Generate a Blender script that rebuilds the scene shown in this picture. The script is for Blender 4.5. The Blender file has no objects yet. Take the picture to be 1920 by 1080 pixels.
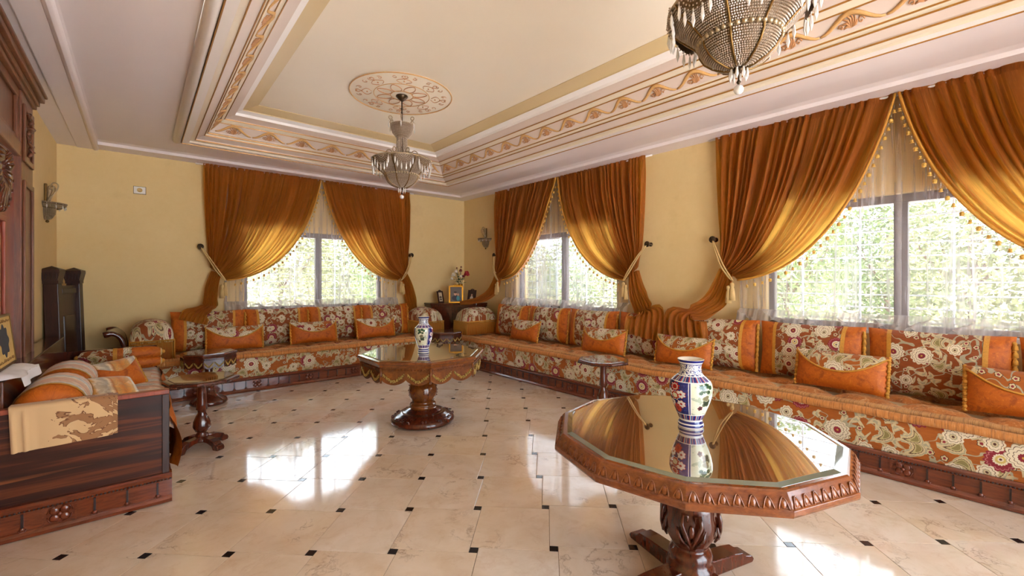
import bpy, math, random
from mathutils import Vector, Matrix
R_ = random.Random(7)
PI = math.pi; TAU = 2*PI
sc = bpy.context.scene
col = sc.collection
# ------------------------------------------------------------------ camera, world, light, exposure
XR, YB, XL, YF = 4.75, 6.98, -0.70, -2.13      # inner faces of right, back, left and front wall
H = 1.35                                       # eye height
YAW = math.radians(40.5)
cam = bpy.data.cameras.new('camera'); cam_o = bpy.data.objects.new('camera', cam); col.objects.link(cam_o)
cam.sensor_width = 36.0; cam.lens = 36.0*818/1920; cam.shift_y = -14/1920; cam.clip_start = .05
cam_o.location = (0, 0, H); cam_o.rotation_euler = (PI/2, 0, -YAW)
sc.camera = cam_o
sc.view_settings.view_transform = 'Standard'; sc.view_settings.look = 'None'
sc.view_settings.gamma = 1.0; sc.view_settings.use_curve_mapping = False
sc.view_settings.exposure = 1.38
w = bpy.data.worlds.new('world'); sc.world = w; w.use_nodes = True
bg = w.node_tree.nodes['Background']; bg.inputs[0].default_value = (.82, .90, 1.0, 1); bg.inputs[1].default_value = 4.2
sun = bpy.data.lights.new('sun', 'SUN'); sun.energy = 20.0; sun.angle = .02; sun.color = (1, .97, .92)
so = bpy.data.objects.new('sun', sun); col.objects.link(so); so.rotation_euler = (math.radians(28), math.radians(-12), 0)
WINDOWS = [('R', .66), ('R', 4.45), ('B', 2.10)]          # window centres on the right and back wall
WHW, WZ0, WZ1 = 1.0, .93, 2.07
DX0, DX1, DZ = .3, 3.6, 2.5                               # unseen front wall opening, added to let in fill light
def portal(loc, rot, sx, sy):
    l = bpy.data.lights.new('window_portal', 'AREA'); l.shape = 'RECTANGLE'; l.size = sx; l.size_y = sy
    l.cycles.is_portal = True
    o = bpy.data.objects.new('window_portal', l); col.objects.link(o); o.location = loc; o.rotation_euler = rot
for side, c in WINDOWS:
    if side == 'R': portal((XR+.3, c, 1.5), (PI/2, 0, PI/2), 2.0, 1.16)
    else: portal((c, YB+.3, 1.5), (PI/2, 0, PI), 2.0, 1.16)
portal(((DX0+DX1)/2, YF-.3, 1.25), (PI/2, 0, 0), DX1-DX0, 2.5)
for o_ in col.objects:
    if o_.type == 'LIGHT' and o_.data.type == 'AREA':      # area lights shine along local -Z: aim them inwards
        c_ = Vector((2, 2.5, 1.5)) - o_.location
        d_ = Vector((-1, 0, 0)) if o_.location.x > XR else (Vector((0, -1, 0)) if o_.location.y > YB else Vector((0, 1, 0)))
        o_.rotation_euler = d_.to_track_quat('-Z', 'Y').to_euler()

# ------------------------------------------------------------------ helpers: tags, meshes
def S(r, g, b, a=1.0):
    f = lambda c: c/12.92 if c <= .04045 else ((c+.055)/1.055)**2.4
    return (f(r/255), f(g/255), f(b/255), a)
def tag(o, label=None, cat=None, group=None, kind=None):
    if label: o['label'] = label
    if cat: o['category'] = cat
    if group: o['group'] = group
    if kind: o['kind'] = kind
    return o
def empty(name, loc=(0, 0, 0), rz=0, label=None, cat=None, group=None):
    o = bpy.data.objects.new(name, None); col.objects.link(o)
    o.location = loc; o.rotation_euler = (0, 0, rz); o.empty_display_size = .1
    return tag(o, label, cat, group)
def children(o): return [c for c in col.objects if c.parent is o]
KIDS = {}
def copy_tree(o, parent=None, loc=None, rz=None, label=None, group=None):
    c = o.copy(); col.objects.link(c); c.parent = parent
    if parent is not None: KIDS.setdefault(parent.name, []).append(c)
    if loc is not None: c.location = loc
    if rz is not None: c.rotation_euler = (0, 0, rz)
    if label: c['label'] = label
    if group: c['group'] = group
    for ch in list(KIDS.get(o.name, [])): copy_tree(ch, c)
    return c
def place(o, parent, loc=(0, 0, 0), rot=(0, 0, 0), scale=(1, 1, 1)):
    o.parent = parent; o.location = loc; o.rotation_euler = rot; o.scale = scale
    if parent is not None: KIDS.setdefault(parent.name, []).append(o)
    return o
def inst(name, mesh, parent, loc=(0, 0, 0), rot=(0, 0, 0), scale=(1, 1, 1), mat=None):
    o = bpy.data.objects.new(name, mesh); col.objects.link(o)
    return place(o, parent, loc, rot, scale)

class MB:
    def __init__(s): s.v = []; s.f = []; s.m = []; s.uv = []; s.sm = []
    def face(s, idx, uv=None, m=0, sm=False):
        s.f.append(tuple(idx)); s.uv.append(uv); s.m.append(m); s.sm.append(sm)
    def box(s, c, d, rz=0, m=0, M=None):
        b = len(s.v)
        for dx, dy, dz in ((-1,-1,-1),(1,-1,-1),(1,1,-1),(-1,1,-1),(-1,-1,1),(1,-1,1),(1,1,1),(-1,1,1)):
            x, y, z = dx*d[0]/2, dy*d[1]/2, dz*d[2]/2
            if rz: x, y = x*math.cos(rz)-y*math.sin(rz), x*math.sin(rz)+y*math.cos(rz)
            p = Vector((x, y, z))
            if M is not None: p = M @ p
            s.v.append((p[0]+c[0], p[1]+c[1], p[2]+c[2]))
        for q in ((3,2,1,0),(4,5,6,7),(0,1,5,4),(1,2,6,5),(2,3,7,6),(3,0,4,7)):
            s.face([b+i for i in q], None, m)
        return s
    def b2(s, lo, hi, m=0):
        return s.box([(a+b)/2 for a, b in zip(lo, hi)], [b-a for a, b in zip(lo, hi)], m=m)
    def grid(s, fn, nu, nv, uv=None, m=0, sm=True, cu=False, flip=False):
        b = len(s.v)
        mu = nu if cu else nu+1
        for j in range(nv+1):
            for i in range(mu):
                s.v.append(tuple(fn(i/nu, j/nv)))
        for j in range(nv):
            for i in range(nu):
                i2 = (i+1) % mu
                q = [b+j*mu+i, b+j*mu+i2, b+(j+1)*mu+i2, b+(j+1)*mu+i]
                t = None
                if uv: t = [uv(i/nu, j/nv), uv((i+1)/nu, j/nv), uv((i+1)/nu, (j+1)/nv), uv(i/nu, (j+1)/nv)]
                if flip: q = q[::-1]; t = t[::-1] if t else None
                s.face(q, t, m, sm)
        return s
    def lathe(s, prof, n=32, c=(0, 0, 0), m=0, sm=True, rot=0, fn=None, uv=False, a0=0, a1=TAU):
        full = abs(a1-a0-TAU) < 1e-6
        def f(u, v):
            k = v*(len(prof)-1); i = min(int(k+1e-6), len(prof)-2); t = k-i
            r = prof[i][0]*(1-t)+prof[i+1][0]*t; z = prof[i][1]*(1-t)+prof[i+1][1]*t
            a = a0+(a1-a0)*u+rot
            if fn: r = fn(r, z, a)
            return (c[0]+r*math.cos(a), c[1]+r*math.sin(a), c[2]+z)
        z0, z1 = prof[0][1], prof[-1][1]
        return s.grid(f, n, len(prof)-1, (lambda u, v: (u, v)) if uv else None, m, sm, cu=full and not uv)
    def tube(s, pts, r, n=6, m=0, cap=True):
        pts = [Vector(p) for p in pts]; L = len(pts); b = len(s.v)
        rr = r if isinstance(r, (list, tuple)) else [r]*L
        up = Vector((0, 0, 1)); px = None
        for k, p in enumerate(pts):
            t = (pts[min(k+1, L-1)]-pts[max(k-1, 0)])
            if t.length < 1e-9: t = Vector((0, 0, 1))
            t.normalize()
            if px is None:
                px = t.cross(up) if abs(t.dot(up)) < .95 else t.cross(Vector((1, 0, 0)))
            px = (px - t*px.dot(t))
            if px.length < 1e-6: px = t.orthogonal()
            px.normalize(); py = t.cross(px)
            for i in range(n):
                a = TAU*i/n
                q = p+px*(rr[k]*math.cos(a))+py*(rr[k]*math.sin(a)); s.v.append(tuple(q))
        for k in range(L-1):
            for i in range(n):
                i2 = (i+1) % n
                s.face((b+k*n+i, b+k*n+i2, b+(k+1)*n+i2, b+(k+1)*n+i), None, m, True)
        if cap:
            s.face([b+i for i in range(n)][::-1], None, m); s.face([b+(L-1)*n+i for i in range(n)], None, m)
        return s
    def prism(s, poly, z0, z1, m=0, M=None):
        b = len(s.v); n = len(poly)
        for z in (z0, z1):
            for x, y in poly:
                p = Vector((x, y, z))
                if M is not None: p = M @ p
                s.v.append(tuple(p))
        s.face([b+i for i in range(n)][::-1], None, m); s.face([b+n+i for i in range(n)], None, m)
        for i in range(n):
            j = (i+1) % n; s.face((b+i, b+j, b+n+j, b+n+i), None, m)
        return s
    def ball(s, c, r, nu=8, nv=5, m=0, sc_=(1, 1, 1)):
        b = len(s.v)
        s.v.append((c[0], c[1], c[2]-r*sc_[2]))
        for j in range(1, nv):
            a = -PI/2+PI*j/nv
            for i in range(nu):
                t = TAU*i/nu
                s.v.append((c[0]+r*sc_[0]*math.cos(a)*math.cos(t), c[1]+r*sc_[1]*math.cos(a)*math.sin(t), c[2]+r*sc_[2]*math.sin(a)))
        s.v.append((c[0], c[1], c[2]+r*sc_[2])); top = len(s.v)-1
        for i in range(nu):
            i2 = (i+1) % nu
            s.face((b, b+1+i2, b+1+i), None, m, True)
            for j in range(nv-2):
                s.face((b+1+j*nu+i, b+1+j*nu+i2, b+1+(j+1)*nu+i2, b+1+(j+1)*nu+i), None, m, True)
            s.face((b+1+(nv-2)*nu+i, b+1+(nv-2)*nu+i2, top), None, m, True)
        return s
    def mesh(s, name, mats):
        me = bpy.data.meshes.new(name); me.from_pydata(s.v, [], s.f)
        if not isinstance(mats, (list, tuple)): mats = [mats]
        for mt in mats: me.materials.append(mt)
        me.polygons.foreach_set('material_index', s.m); me.polygons.foreach_set('use_smooth', s.sm)
        if any(u is not None for u in s.uv):
            l = me.uv_layers.new(name='UVMap'); d = []
            for f, u in zip(s.f, s.uv):
                for k in range(len(f)): d += list(u[k]) if u else [0, 0]
            l.data.foreach_set('uv', d)
        me.update(); return me
    def obj(s, name, mats, parent=None, loc=(0, 0, 0), rot=(0, 0, 0), bev=0):
        o = bpy.data.objects.new(name, s.mesh(name, mats)); col.objects.link(o)
        place(o, parent, loc, rot)
        if bev:
            b = o.modifiers.new('bevel', 'BEVEL'); b.width = bev; b.segments = 2; b.limit_method = 'ANGLE'; b.angle_limit = .6
        return o
def bez(p0, p1, p2, p3, t):
    a = 1-t; return tuple(a**3*A+3*a*a*t*B+3*a*t*t*C+t**3*D for A, B, C, D in zip(p0, p1, p2, p3))
def catmull(pts, t):
    n = len(pts)-1; k = min(int(t*n), n-1); f = t*n-k
    g = lambda i: pts[max(0, min(n, i))]
    out = []
    for a, b, c, d in zip(g(k-1), g(k), g(k+1), g(k+2)):
        out.append(.5*((2*b)+(-a+c)*f+(2*a-5*b+4*c-d)*f*f+(-a+3*b-3*c+d)*f**3))
    return tuple(out)
def smooth(t): t = max(0, min(1, t)); return t*t*(3-2*t)
ORD = ['first', 'second', 'third', 'fourth', 'fifth', 'sixth', 'seventh', 'eighth', 'ninth', 'tenth']

# ------------------------------------------------------------------ helpers: materials
class NT:
    def __init__(s, name):
        s.mat = bpy.data.materials.new(name); s.mat.use_nodes = True; s.nt = s.mat.node_tree
        s.nt.nodes.clear(); s.out = s.nt.nodes.new('ShaderNodeOutputMaterial')
    def n(s, t, ins=None, **props):
        nd = s.nt.nodes.new('ShaderNode'+t)
        for k, v in props.items(): setattr(nd, k, v)
        for k, v in (ins or {}).items(): s.set(nd.inputs[k], v)
        return nd
    def set(s, sock, v):
        if isinstance(v, bpy.types.NodeSocket): s.nt.links.new(v, sock)
        elif isinstance(v, bpy.types.Node): s.nt.links.new(v.outputs[0], sock)
        else:
            try: sock.default_value = v
            except Exception: sock.default_value = (v, v, v)
    def math(s, op, a, b=None, c=None, clamp=False):
        nd = s.n('Math', operation=op, use_clamp=clamp); s.set(nd.inputs[0], a)
        if b is not None: s.set(nd.inputs[1], b)
        if c is not None: s.set(nd.inputs[2], c)
        return nd.outputs[0]
    def vmath(s, op, a, b=None):
        nd = s.n('VectorMath', operation=op); s.set(nd.inputs[0], a)
        if b is not None: s.set(nd.inputs[1], b)
        return nd.outputs[1] if op in ('LENGTH', 'DOT_PRODUCT') else nd.outputs[0]
    def mix(s, f, a, b, blend='MIX'):
        nd = s.n('Mix', data_type='RGBA', blend_type=blend)
        s.set(nd.inputs[0], f); s.set(nd.inputs[6], a); s.set(nd.inputs[7], b); return nd.outputs[2]
    def ramp(s, f, stops, const=False):
        nd = s.n('ValToRGB'); s.set(nd.inputs[0], f); cr = nd.color_ramp
        if const: cr.interpolation = 'CONSTANT'
        while len(cr.elements) < len(stops): cr.elements.new(.5)
        for e, (p, c) in zip(cr.elements, stops):
            e.position = p; e.color = c if isinstance(c, (tuple, list)) else (c, c, c, 1)
        return nd.outputs[0]
    def noise(s, vec, scale, detail=3, rough=.55, dist=0, out=0):
        return s.n('TexNoise', {'Vector': vec, 'Scale': scale, 'Detail': detail, 'Roughness': rough, 'Distortion': dist}).outputs[out]
    def mapping(s, vec, scale=(1, 1, 1), rot=(0, 0, 0), loc=(0, 0, 0)):
        return s.n('Mapping', {'Vector': vec, 'Scale': scale, 'Rotation': rot, 'Location': loc}).outputs[0]
    def obj(s): return s.n('TexCoord').outputs['Object']
    def uvc(s): return s.n('TexCoord').outputs['UV']
    def bump(s, h, strength=.3, dist=.01): return s.n('Bump', {'Height': h, 'Strength': strength, 'Distance': dist}).outputs[0]
    def bsdf(s, base, rough=.5, **kw):
        nd = s.n('BsdfPrincipled', {'Base Color': base, 'Roughness': rough})
        for k, v in kw.items(): s.set(nd.inputs[k.replace('_', ' ')], v)
        return nd
    def done(s, sh):
        s.nt.links.new(sh.outputs[0] if isinstance(sh, bpy.types.Node) else sh, s.out.inputs[0]); return s.mat
def plain(name, c, rough=.5, var=.12, scale=8, bump=0, bs=60, **kw):
    m = NT(name); o = m.obj(); nz = m.noise(o, scale, 4)
    base = m.mix(nz, tuple(x*(1-var) for x in c[:3])+(1,), tuple(min(1, x*(1+var)) for x in c[:3])+(1,))
    if bump: kw['Normal'] = m.bump(m.noise(o, bs, 3), bump, .004)
    return m.done(m.bsdf(base, rough, **kw))
def wood(name, dark, light, rough=.22, scale=(3, 40, 40), coat=.5, ring=6):
    m = NT(name); o = m.obj(); v = m.mapping(o, scale)
    a = m.noise(v, 1.2, 6, .6, 1.2); b = m.noise(m.mapping(o, tuple(x*4 for x in scale)), 2, 3)
    f = m.math('ADD', m.math('MULTIPLY', a, .8), m.math('MULTIPLY', b, .25))
    base = m.ramp(f, [(.28, dark), (.72, light)])
    return m.done(m.bsdf(base, rough, Coat_Weight=coat, Coat_Roughness=.08))
M = {}
# plaster, ceiling paints
def plaster():
    m = NT('wall_plaster'); o = m.obj()
    a = m.noise(o, 1.3, 5, .6); b = m.noise(o, 18, 4, .7)
    base = m.mix(a, S(226, 196, 134), S(240, 216, 164)); base = m.mix(m.math('MULTIPLY', b, .35), base, S(216, 180, 116))
    stain = m.ramp(m.noise(o, 2.2, 6, .65), [(.60, 0.0), (.72, 1.0)])
    base = m.mix(m.math('MULTIPLY', stain, .10), base, S(150, 105, 55))
    return m.done(m.bsdf(base, .8, Normal=m.bump(m.noise(o, 90, 4, .7), .35, .003)))
M['plaster'] = plaster()
M['ceil'] = plain('ceiling_paint', S(238, 228, 226), .6, .03, 2)
M['ceil_up'] = plain('ceiling_cream', S(238, 226, 204), .6, .03, 2)
M['c_white'] = plain('cornice_white', S(246, 240, 234), .45, .02, 2)
M['c_cream'] = plain('cornice_cream', S(228, 214, 190), .5, .03, 2)
M['c_pink'] = plain('cornice_rose_grey', S(222, 204, 190), .5, .03, 2)
M['c_tan'] = plain('cornice_tan', S(214, 190, 142), .5, .03, 2)
M['gilt'] = plain('gilt_paint', S(176, 124, 52), .4, .2, 30, Metallic=.3)
M['ochre'] = plain('ochre_relief_paint', S(212, 166, 104), .5, .25, 40)
M['rose'] = plain('rose_relief_paint', S(200, 146, 98), .5, .2, 40)
# woods
M['mahog'] = wood('mahogany_dark', S(40, 14, 8), S(104, 42, 20), .2, (30, 30, 4))
M['mahogx'] = wood('mahogany_plinth', S(70, 26, 14), S(134, 60, 30), .2, (5, 5, 40))
M['walnut'] = wood('table_walnut', S(84, 38, 16), S(146, 78, 34), .2, (12, 12, 30))
M['honey'] = wood('honey_wood', S(72, 32, 9), S(146, 78, 26), .16, (14, 14, 14))
M['redwood'] = wood('red_door_wood', S(112, 40, 24), S(168, 78, 50), .38, (30, 30, 3), .3)
M['brownwood'] = wood('brown_frame_wood', S(78, 36, 18), S(130, 74, 40), .38, (30, 30, 3), .3)
M['black_wood'] = wood('blackened_wood', S(28, 13, 9), S(66, 33, 24), .42, (30, 30, 4), .08)
def stripes():
    m = NT('striped_veneer'); o = m.obj()
    v = m.mapping(o, (.5, 1, 15)); a = m.noise(v, .75, 3, .5, .2)
    base = m.ramp(a, [(.34, S(44, 17, 8)), (.44, S(66, 27, 12)), (.475, S(116, 56, 24)), (.51, S(70, 28, 12)), (.58, S(50, 20, 9)), (.62, S(150, 82, 38)), (.66, S(70, 28, 12))])
    fine = m.noise(m.mapping(o, (4, 1, 120)), 2, 3)
    base = m.mix(m.math('MULTIPLY', fine, .45), base, S(40, 15, 8))
    return m.done(m.bsdf(base, .42, Specular_IOR_Level=.3, Coat_Weight=.06, Coat_Roughness=.15))
M['stripes'] = stripes()
# marble
def marble():
    m = NT('cream_marble'); o = m.obj()
    rnd = m.n('ObjectInfo').outputs['Random']
    off = m.n('CombineXYZ', {0: m.math('MULTIPLY', rnd, 37.0), 1: m.math('MULTIPLY', rnd, 91.0), 2: m.math('MULTIPLY', rnd, 53.0)}).outputs[0]
    v = m.vmath('ADD', o, off)
    a = m.noise(v, 4, 6, .6, .6)
    base = m.ramp(a, [(.25, S(212, 190, 166)), (.5, S(226, 210, 192)), (.75, S(236, 224, 212))])
    base = m.mix(m.math('MULTIPLY', rnd, .35), base, S(222, 190, 150))
    wv = m.vmath('ADD', m.vmath('MULTIPLY', v, (1.0, 1.0, 1.0)), m.vmath('MULTIPLY', m.n('TexNoise', {'Vector': v, 'Scale': 6.0, 'Detail': 4.0}).outputs[1], (.35, .35, .35)))
    vein = m.math('ABSOLUTE', m.math('SUBTRACT', m.noise(wv, 3.2, 5, .62), .5))
    vm = m.ramp(vein, [(0, 1.0), (.010, .35), (.03, 0.0)])
    spot = m.ramp(m.noise(v, 2.6, 2), [(.5, 0.0), (.62, 1.0)])
    base = m.mix(m.math('MULTIPLY', m.math('MULTIPLY', vm, spot), .5), base, S(112, 78, 56))
    cloud = m.ramp(m.noise(wv, 9, 5, .7), [(.52, 0.0), (.7, 1.0)])
    base = m.mix(m.math('MULTIPLY', cloud, .3), base, S(196, 158, 122))
    return m.done(m.bsdf(base, .09, Specular_IOR_Level=.75, Coat_Weight=.35, Coat_Roughness=.04))
M['marble'] = marble()
M['blackstone'] = plain('black_marble', S(34, 30, 32), .1, .3, 20)
M['grout'] = plain('grout', S(172, 144, 116), .7, .1)
# velvet and fabrics
def velvet(name, c0, c1, c2, stretch=(22, 2.0, 1), trans=0.0, uvs=True, sheen=.35, bumpy=.5):
    m = NT(name); v = m.uvc() if uvs else m.obj()
    a = m.noise(m.mapping(v, stretch), 1.6, 6, .68, .9)
    b = m.noise(m.mapping(v, tuple(x*2.6 for x in stretch)), 3.0, 4, .7, .4)
    base = m.ramp(a, [(.34, c0), (.50, c1), (.60, c1), (.74, c2)])
    hi = m.ramp(b, [(.54, 0.0), (.70, 1.0)])
    base = m.mix(m.math('MULTIPLY', hi, .6), base, c2)  # streaky velvet highlights painted into the base colour
    h = m.math('ADD', a, m.math('MULTIPLY', b, .5))
    p = m.bsdf(base, .62, Sheen_Weight=sheen, Sheen_Roughness=.35, Sheen_Tint=c2, Normal=m.bump(h, bumpy, .012))
    if trans:
        tc = m.mix(.75, base, S(255, 208, 96))
        t = m.n('BsdfTranslucent', {'Color': tc})
        return m.done(m.n('MixShader', {0: trans, 1: p.outputs[0], 2: t.outputs[0]}))
    return m.done(p)
M['curtain'] = velvet('curtain_velvet', S(98, 44, 8), S(176, 94, 24), S(246, 186, 96), (24, 1.6, 1), .52, True, .18, .9)
M['velvet'] = velvet('cushion_velvet', S(150, 68, 2), S(192, 96, 6), S(222, 132, 30), (9, 9, 1), 0, True, .12, .2)
M['seat'] = velvet('seat_velvet', S(124, 58, 14), S(198, 120, 54), S(252, 214, 158), (7, 9, 1), 0, True, .6, .6)
M['roll'] = velvet('seat_roll_velvet', S(150, 76, 20), S(218, 138, 62), S(250, 208, 150), (60, 3, 1), 0, True, .4, .8)
M['rope'] = velvet('rope_braid', S(150, 80, 30), S(226, 164, 96), S(250, 214, 160), (90, 3, 1), 0, True, .4, .9)
M['trim'] = plain('gold_braid', S(206, 144, 48), .6, .3, 90, .8, 260)
M['fringe'] = plain('gold_fringe', S(196, 136, 46), .6, .25, 60, .5, 200)
M['cord'] = plain('cream_cord', S(206, 172, 112), .6, .2, 90)
M['bobble'] = plain('gold_bobble', S(214, 168, 74), .5, .35, 60, .5, 200)
M['glassbead'] = plain('clear_bead', S(240, 236, 224), .08, .1, 30, Transmission_Weight=.7, IOR=1.5)
def sheer():
    m = NT('sheer_net'); v = m.uvc()
    a = m.noise(m.mapping(v, (16, .8, 1)), 1.4, 5, .6, .6)
    d = m.ramp(a, [(.35, .16), (.56, .34), (.72, .80)])
    low = m.math('MULTIPLY', m.math('GREATER_THAN', m.n('SeparateXYZ', {0: v}).outputs[1], 1.52), .35); d = m.math('ADD', d, low, clamp=True)
    t = m.n('BsdfTransparent', {'Color': (1, 1, 1, 1)})
    tl = m.n('BsdfTranslucent', {'Color': S(172, 170, 184)}); df = m.n('BsdfDiffuse', {'Color': S(224, 214, 204)})
    fab = m.n('MixShader', {0: .62, 1: tl.outputs[0], 2: df.outputs[0]})
    return m.done(m.n('MixShader', {0: d, 1: t.outputs[0], 2: fab.outputs[0]}))
M['sheer'] = sheer()
def floral(name, bgd, bgl, sc0=1.0, uvs=True, pale=0.0):
    m = NT(name); v0 = m.uvc() if uvs else m.obj()
    ro = m.math('MULTIPLY', m.n('ObjectInfo').outputs['Random'], 9.0)
    v = m.vmath('ADD', m.vmath('MULTIPLY', v0, (sc0, sc0, sc0)), m.n('CombineXYZ', {0: ro, 1: m.math('MULTIPLY', ro, 1.7)}).outputs[0])
    v = m.vmath('ADD', v, m.vmath('MULTIPLY', m.vmath('SUBTRACT', m.n('TexNoise', {'Vector': v, 'Scale': 14.0, 'Detail': 2.0}).outputs[1], (.5, .5, .5)), (.016, .016, 0)))
    nz = m.noise(m.mapping(v, (10, 40, 1)), 2, 4, .7)
    base = m.mix(nz, bgd, bgl)
    cream, white = S(206, 184, 140), S(226, 210, 180)
    grey, green, maroon, dark = S(170, 158, 128), S(142, 126, 74), S(136, 28, 40), S(84, 44, 26)
    def layer(base, scale, Rr, n, amp, offs, keep, stops, elong=0.0, rand=.75):
        vv = m.vmath('ADD', v, (offs, offs*1.7, 0))
        vo = m.n('TexVoronoi', {'Vector': vv, 'Scale': scale, 'Randomness': rand}, voronoi_dimensions='2D')
        loc = m.vmath('SUBTRACT', vv, vo.outputs['Position'])
        cs = m.n('SeparateColor', {0: vo.outputs['Color']})
        if elong:
            rt = m.n('VectorRotate', {'Vector': loc, 'Angle': m.math('MULTIPLY', cs.outputs[1], TAU)}, rotation_type='Z_AXIS').outputs[0]
            sp = m.n('SeparateXYZ', {0: rt})
            x = m.math('ADD', sp.outputs[0], m.math('MULTIPLY', m.math('MULTIPLY', sp.outputs[1], sp.outputs[1]), 1.1/Rr))
            y = m.math('DIVIDE', sp.outputs[1], 1+elong)
            x = m.math('MULTIPLY', x, m.math('ADD', 1.15, m.math('DIVIDE', sp.outputs[1], Rr*2.6)))
        else:
            sp = m.n('SeparateXYZ', {0: loc}); x, y = sp.outputs[0], sp.outputs[1]
        ang = m.math('ARCTAN2', y, x)
        r = m.math('SQRT', m.math('ADD', m.math('MULTIPLY', x, x), m.math('MULTIPLY', y, y)))
        lob = m.math('ABSOLUTE', m.math('SINE', m.math('ADD', m.math('MULTIPLY', ang, n/2), m.math('MULTIPLY', cs.outputs[2], 6.0))))
        rad = m.math('MULTIPLY', Rr, m.math('ADD', 1-amp, m.math('MULTIPLY', lob, amp)))
        p = m.math('DIVIDE', r, rad)
        cc = m.ramp(m.math('MULTIPLY', p, .8), [(a*.8, c) for a, c in stops], True)
        al = m.math('MULTIPLY', m.math('LESS_THAN', p, 1.0), m.math('LESS_THAN', cs.outputs[0], keep))
        return m.mix(al, base, cc)
    # stems
    st = m.math('ABSOLUTE', m.math('SUBTRACT', m.noise(m.vmath('ADD', v, (3, 7, 0)), 9, 1.5, .5, .6), .5))
    base = m.mix(m.math('LESS_THAN', st, .016), base, grey)
    base = layer(base, 17, .022, 6, .5, 4.2, .6, [(0, grey), (.35, cream), (.8, grey)], .9, .9)
    base = layer(base, 20, .015, 5, .3, 9.1, .45, [(0, maroon), (.4, cream), (.8, dark)])
    base = layer(base, 8.5, .036, 24, .12, 1.3, .62, [(0, green), (.28, S(190, 172, 120)), (.42, dark), (.5, cream), (.72, grey), (.9, cream)], .8)
    base = layer(base, 7.2, .050, 16, .14, 6.7, .38, [(0, dark), (.1, white), (.2, S(206, 176, 96)), (.36, white), (.5, maroon), (.8, S(186, 110, 110)), (.86, maroon)])
    base = layer(base, 6.4, .056, 12, .16, 2.9, .5, [(0, S(200, 150, 60)), (.08, maroon), (.30, white), (.52, dark), (.56, white), (.78, dark), (.82, white), (.95, grey)])
    base = layer(base, 9.5, .034, 9, .18, 7.7, .42, [(0, dark), (.16, cream), (.3, grey), (.42, white), (.72, dark), (.78, white)])
    if pale: base = m.mix(pale, base, S(238, 226, 204))
    return m.done(m.bsdf(base, .75, Sheen_Weight=.06, Normal=m.bump(m.noise(v0, 500, 2), .3, .002)))
M['floral'] = floral('floral_brocade', S(134, 60, 4), S(188, 104, 14), .68)
M['floral2'] = floral('floral_brocade_rust', S(112, 46, 6), S(166, 82, 12), .8)
def banded():
    m = NT('banded_faded_brocade'); v = m.uvc(); sp = m.n('SeparateXYZ', {0: v})
    u = m.math('ADD', sp.outputs[0], m.math('MULTIPLY', m.noise(v, 5, 3), .05))
    f = m.math('FRACT', m.math('MULTIPLY', u, 4.4))
    base = m.ramp(f, [(0, S(206, 124, 40)), (.30, S(226, 168, 84)), (.36, S(238, 222, 192)), (.58, S(176, 166, 150)), (.66, S(236, 216, 180)), (.74, S(196, 112, 32)), (.80, S(230, 170, 90)), (1, S(206, 124, 40))])
    mot = m.ramp(m.noise(v, 22, 4, .6, .8), [(.48, 0.0), (.54, 1.0)]); base = m.mix(m.math('MULTIPLY', mot, .35), base, S(150, 118, 80))
    hi = m.ramp(m.noise(v, 9, 4, .6), [(.55, 0.0), (.7, 1.0)]); base = m.mix(m.math('MULTIPLY', hi, .5), base, S(248, 224, 180))
    return m.done(m.bsdf(base, .6, Sheen_Weight=.4))
M['bolster'] = banded()
def beige_cloth():
    m = NT('beige_damask'); v = m.uvc()
    a = m.noise(v, 9, 3, .55, 1.4); k = m.ramp(a, [(.49, 0.0), (.51, 1.0)])
    sp = m.n('SeparateXYZ', {0: v}); ux = m.math('ADD', sp.outputs[0], m.math('MULTIPLY', m.math('SUBTRACT', m.noise(v, 11, 2), .5), .35)); inn = m.math('GREATER_THAN', ux, .19); msk = m.math('MULTIPLY', k, inn)
    base = m.mix(msk, S(214, 176, 128), S(160, 112, 72))
    edge = m.math('LESS_THAN', m.math('ABSOLUTE', m.math('SUBTRACT', a, .5)), .012)
    base = m.mix(m.math('MULTIPLY', edge, inn), base, S(120, 76, 44))
    return m.done(m.bsdf(base, .85, Sheen_Weight=.2))
M['damask'] = beige_cloth()
M['white_cloth'] = plain('white_cloth', S(236, 234, 236), .8, .04, 3)
# metals, glass
M['antique'] = plain('antique_brass', S(122, 92, 50), .35, .3, 30, Metallic=.85)
M['bronze'] = plain('dark_bronze', S(74, 56, 36), .4, .3, 30, Metallic=.7)
M['silver'] = plain('aged_silver', S(176, 156, 124), .35, .3, 30, Metallic=.6)
M['gold'] = plain('bright_gold', S(224, 168, 60), .25, .15, 20, Metallic=.9)
M['crystal'] = plain('crystal', S(214, 194, 172), .1, .3, 90, Transmission_Weight=.35, IOR=1.5, Specular_IOR_Level=.8)
M['drop'] = plain('clear_crystal_drop', S(246, 242, 236), .05, .05, 50, Transmission_Weight=.3, IOR=1.5, Specular_IOR_Level=1.0)
M['netting'] = plain('bead_mesh_backing', S(112, 86, 56), .4, .3, 60, .5, 220)
M['alu'] = plain('window_frame_brown', S(88, 76, 70), .4, .1)
M['bar'] = plain('white_grille', S(226, 228, 234), .5, .05)
M['plastic'] = plain('cream_plastic', S(222, 206, 168), .4, .03)
def pane():
    m = NT('window_glass'); f = m.n('Fresnel', {'IOR': 1.45})
    return m.done(m.n('MixShader', {0: m.math('MULTIPLY', f, .8), 1: m.n('BsdfTransparent', {'Color': (.96, .98, .98, 1)}).outputs[0], 2: m.n('BsdfGlossy', {'Roughness': .02}).outputs[0]}))
M['pane'] = pane()
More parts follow.
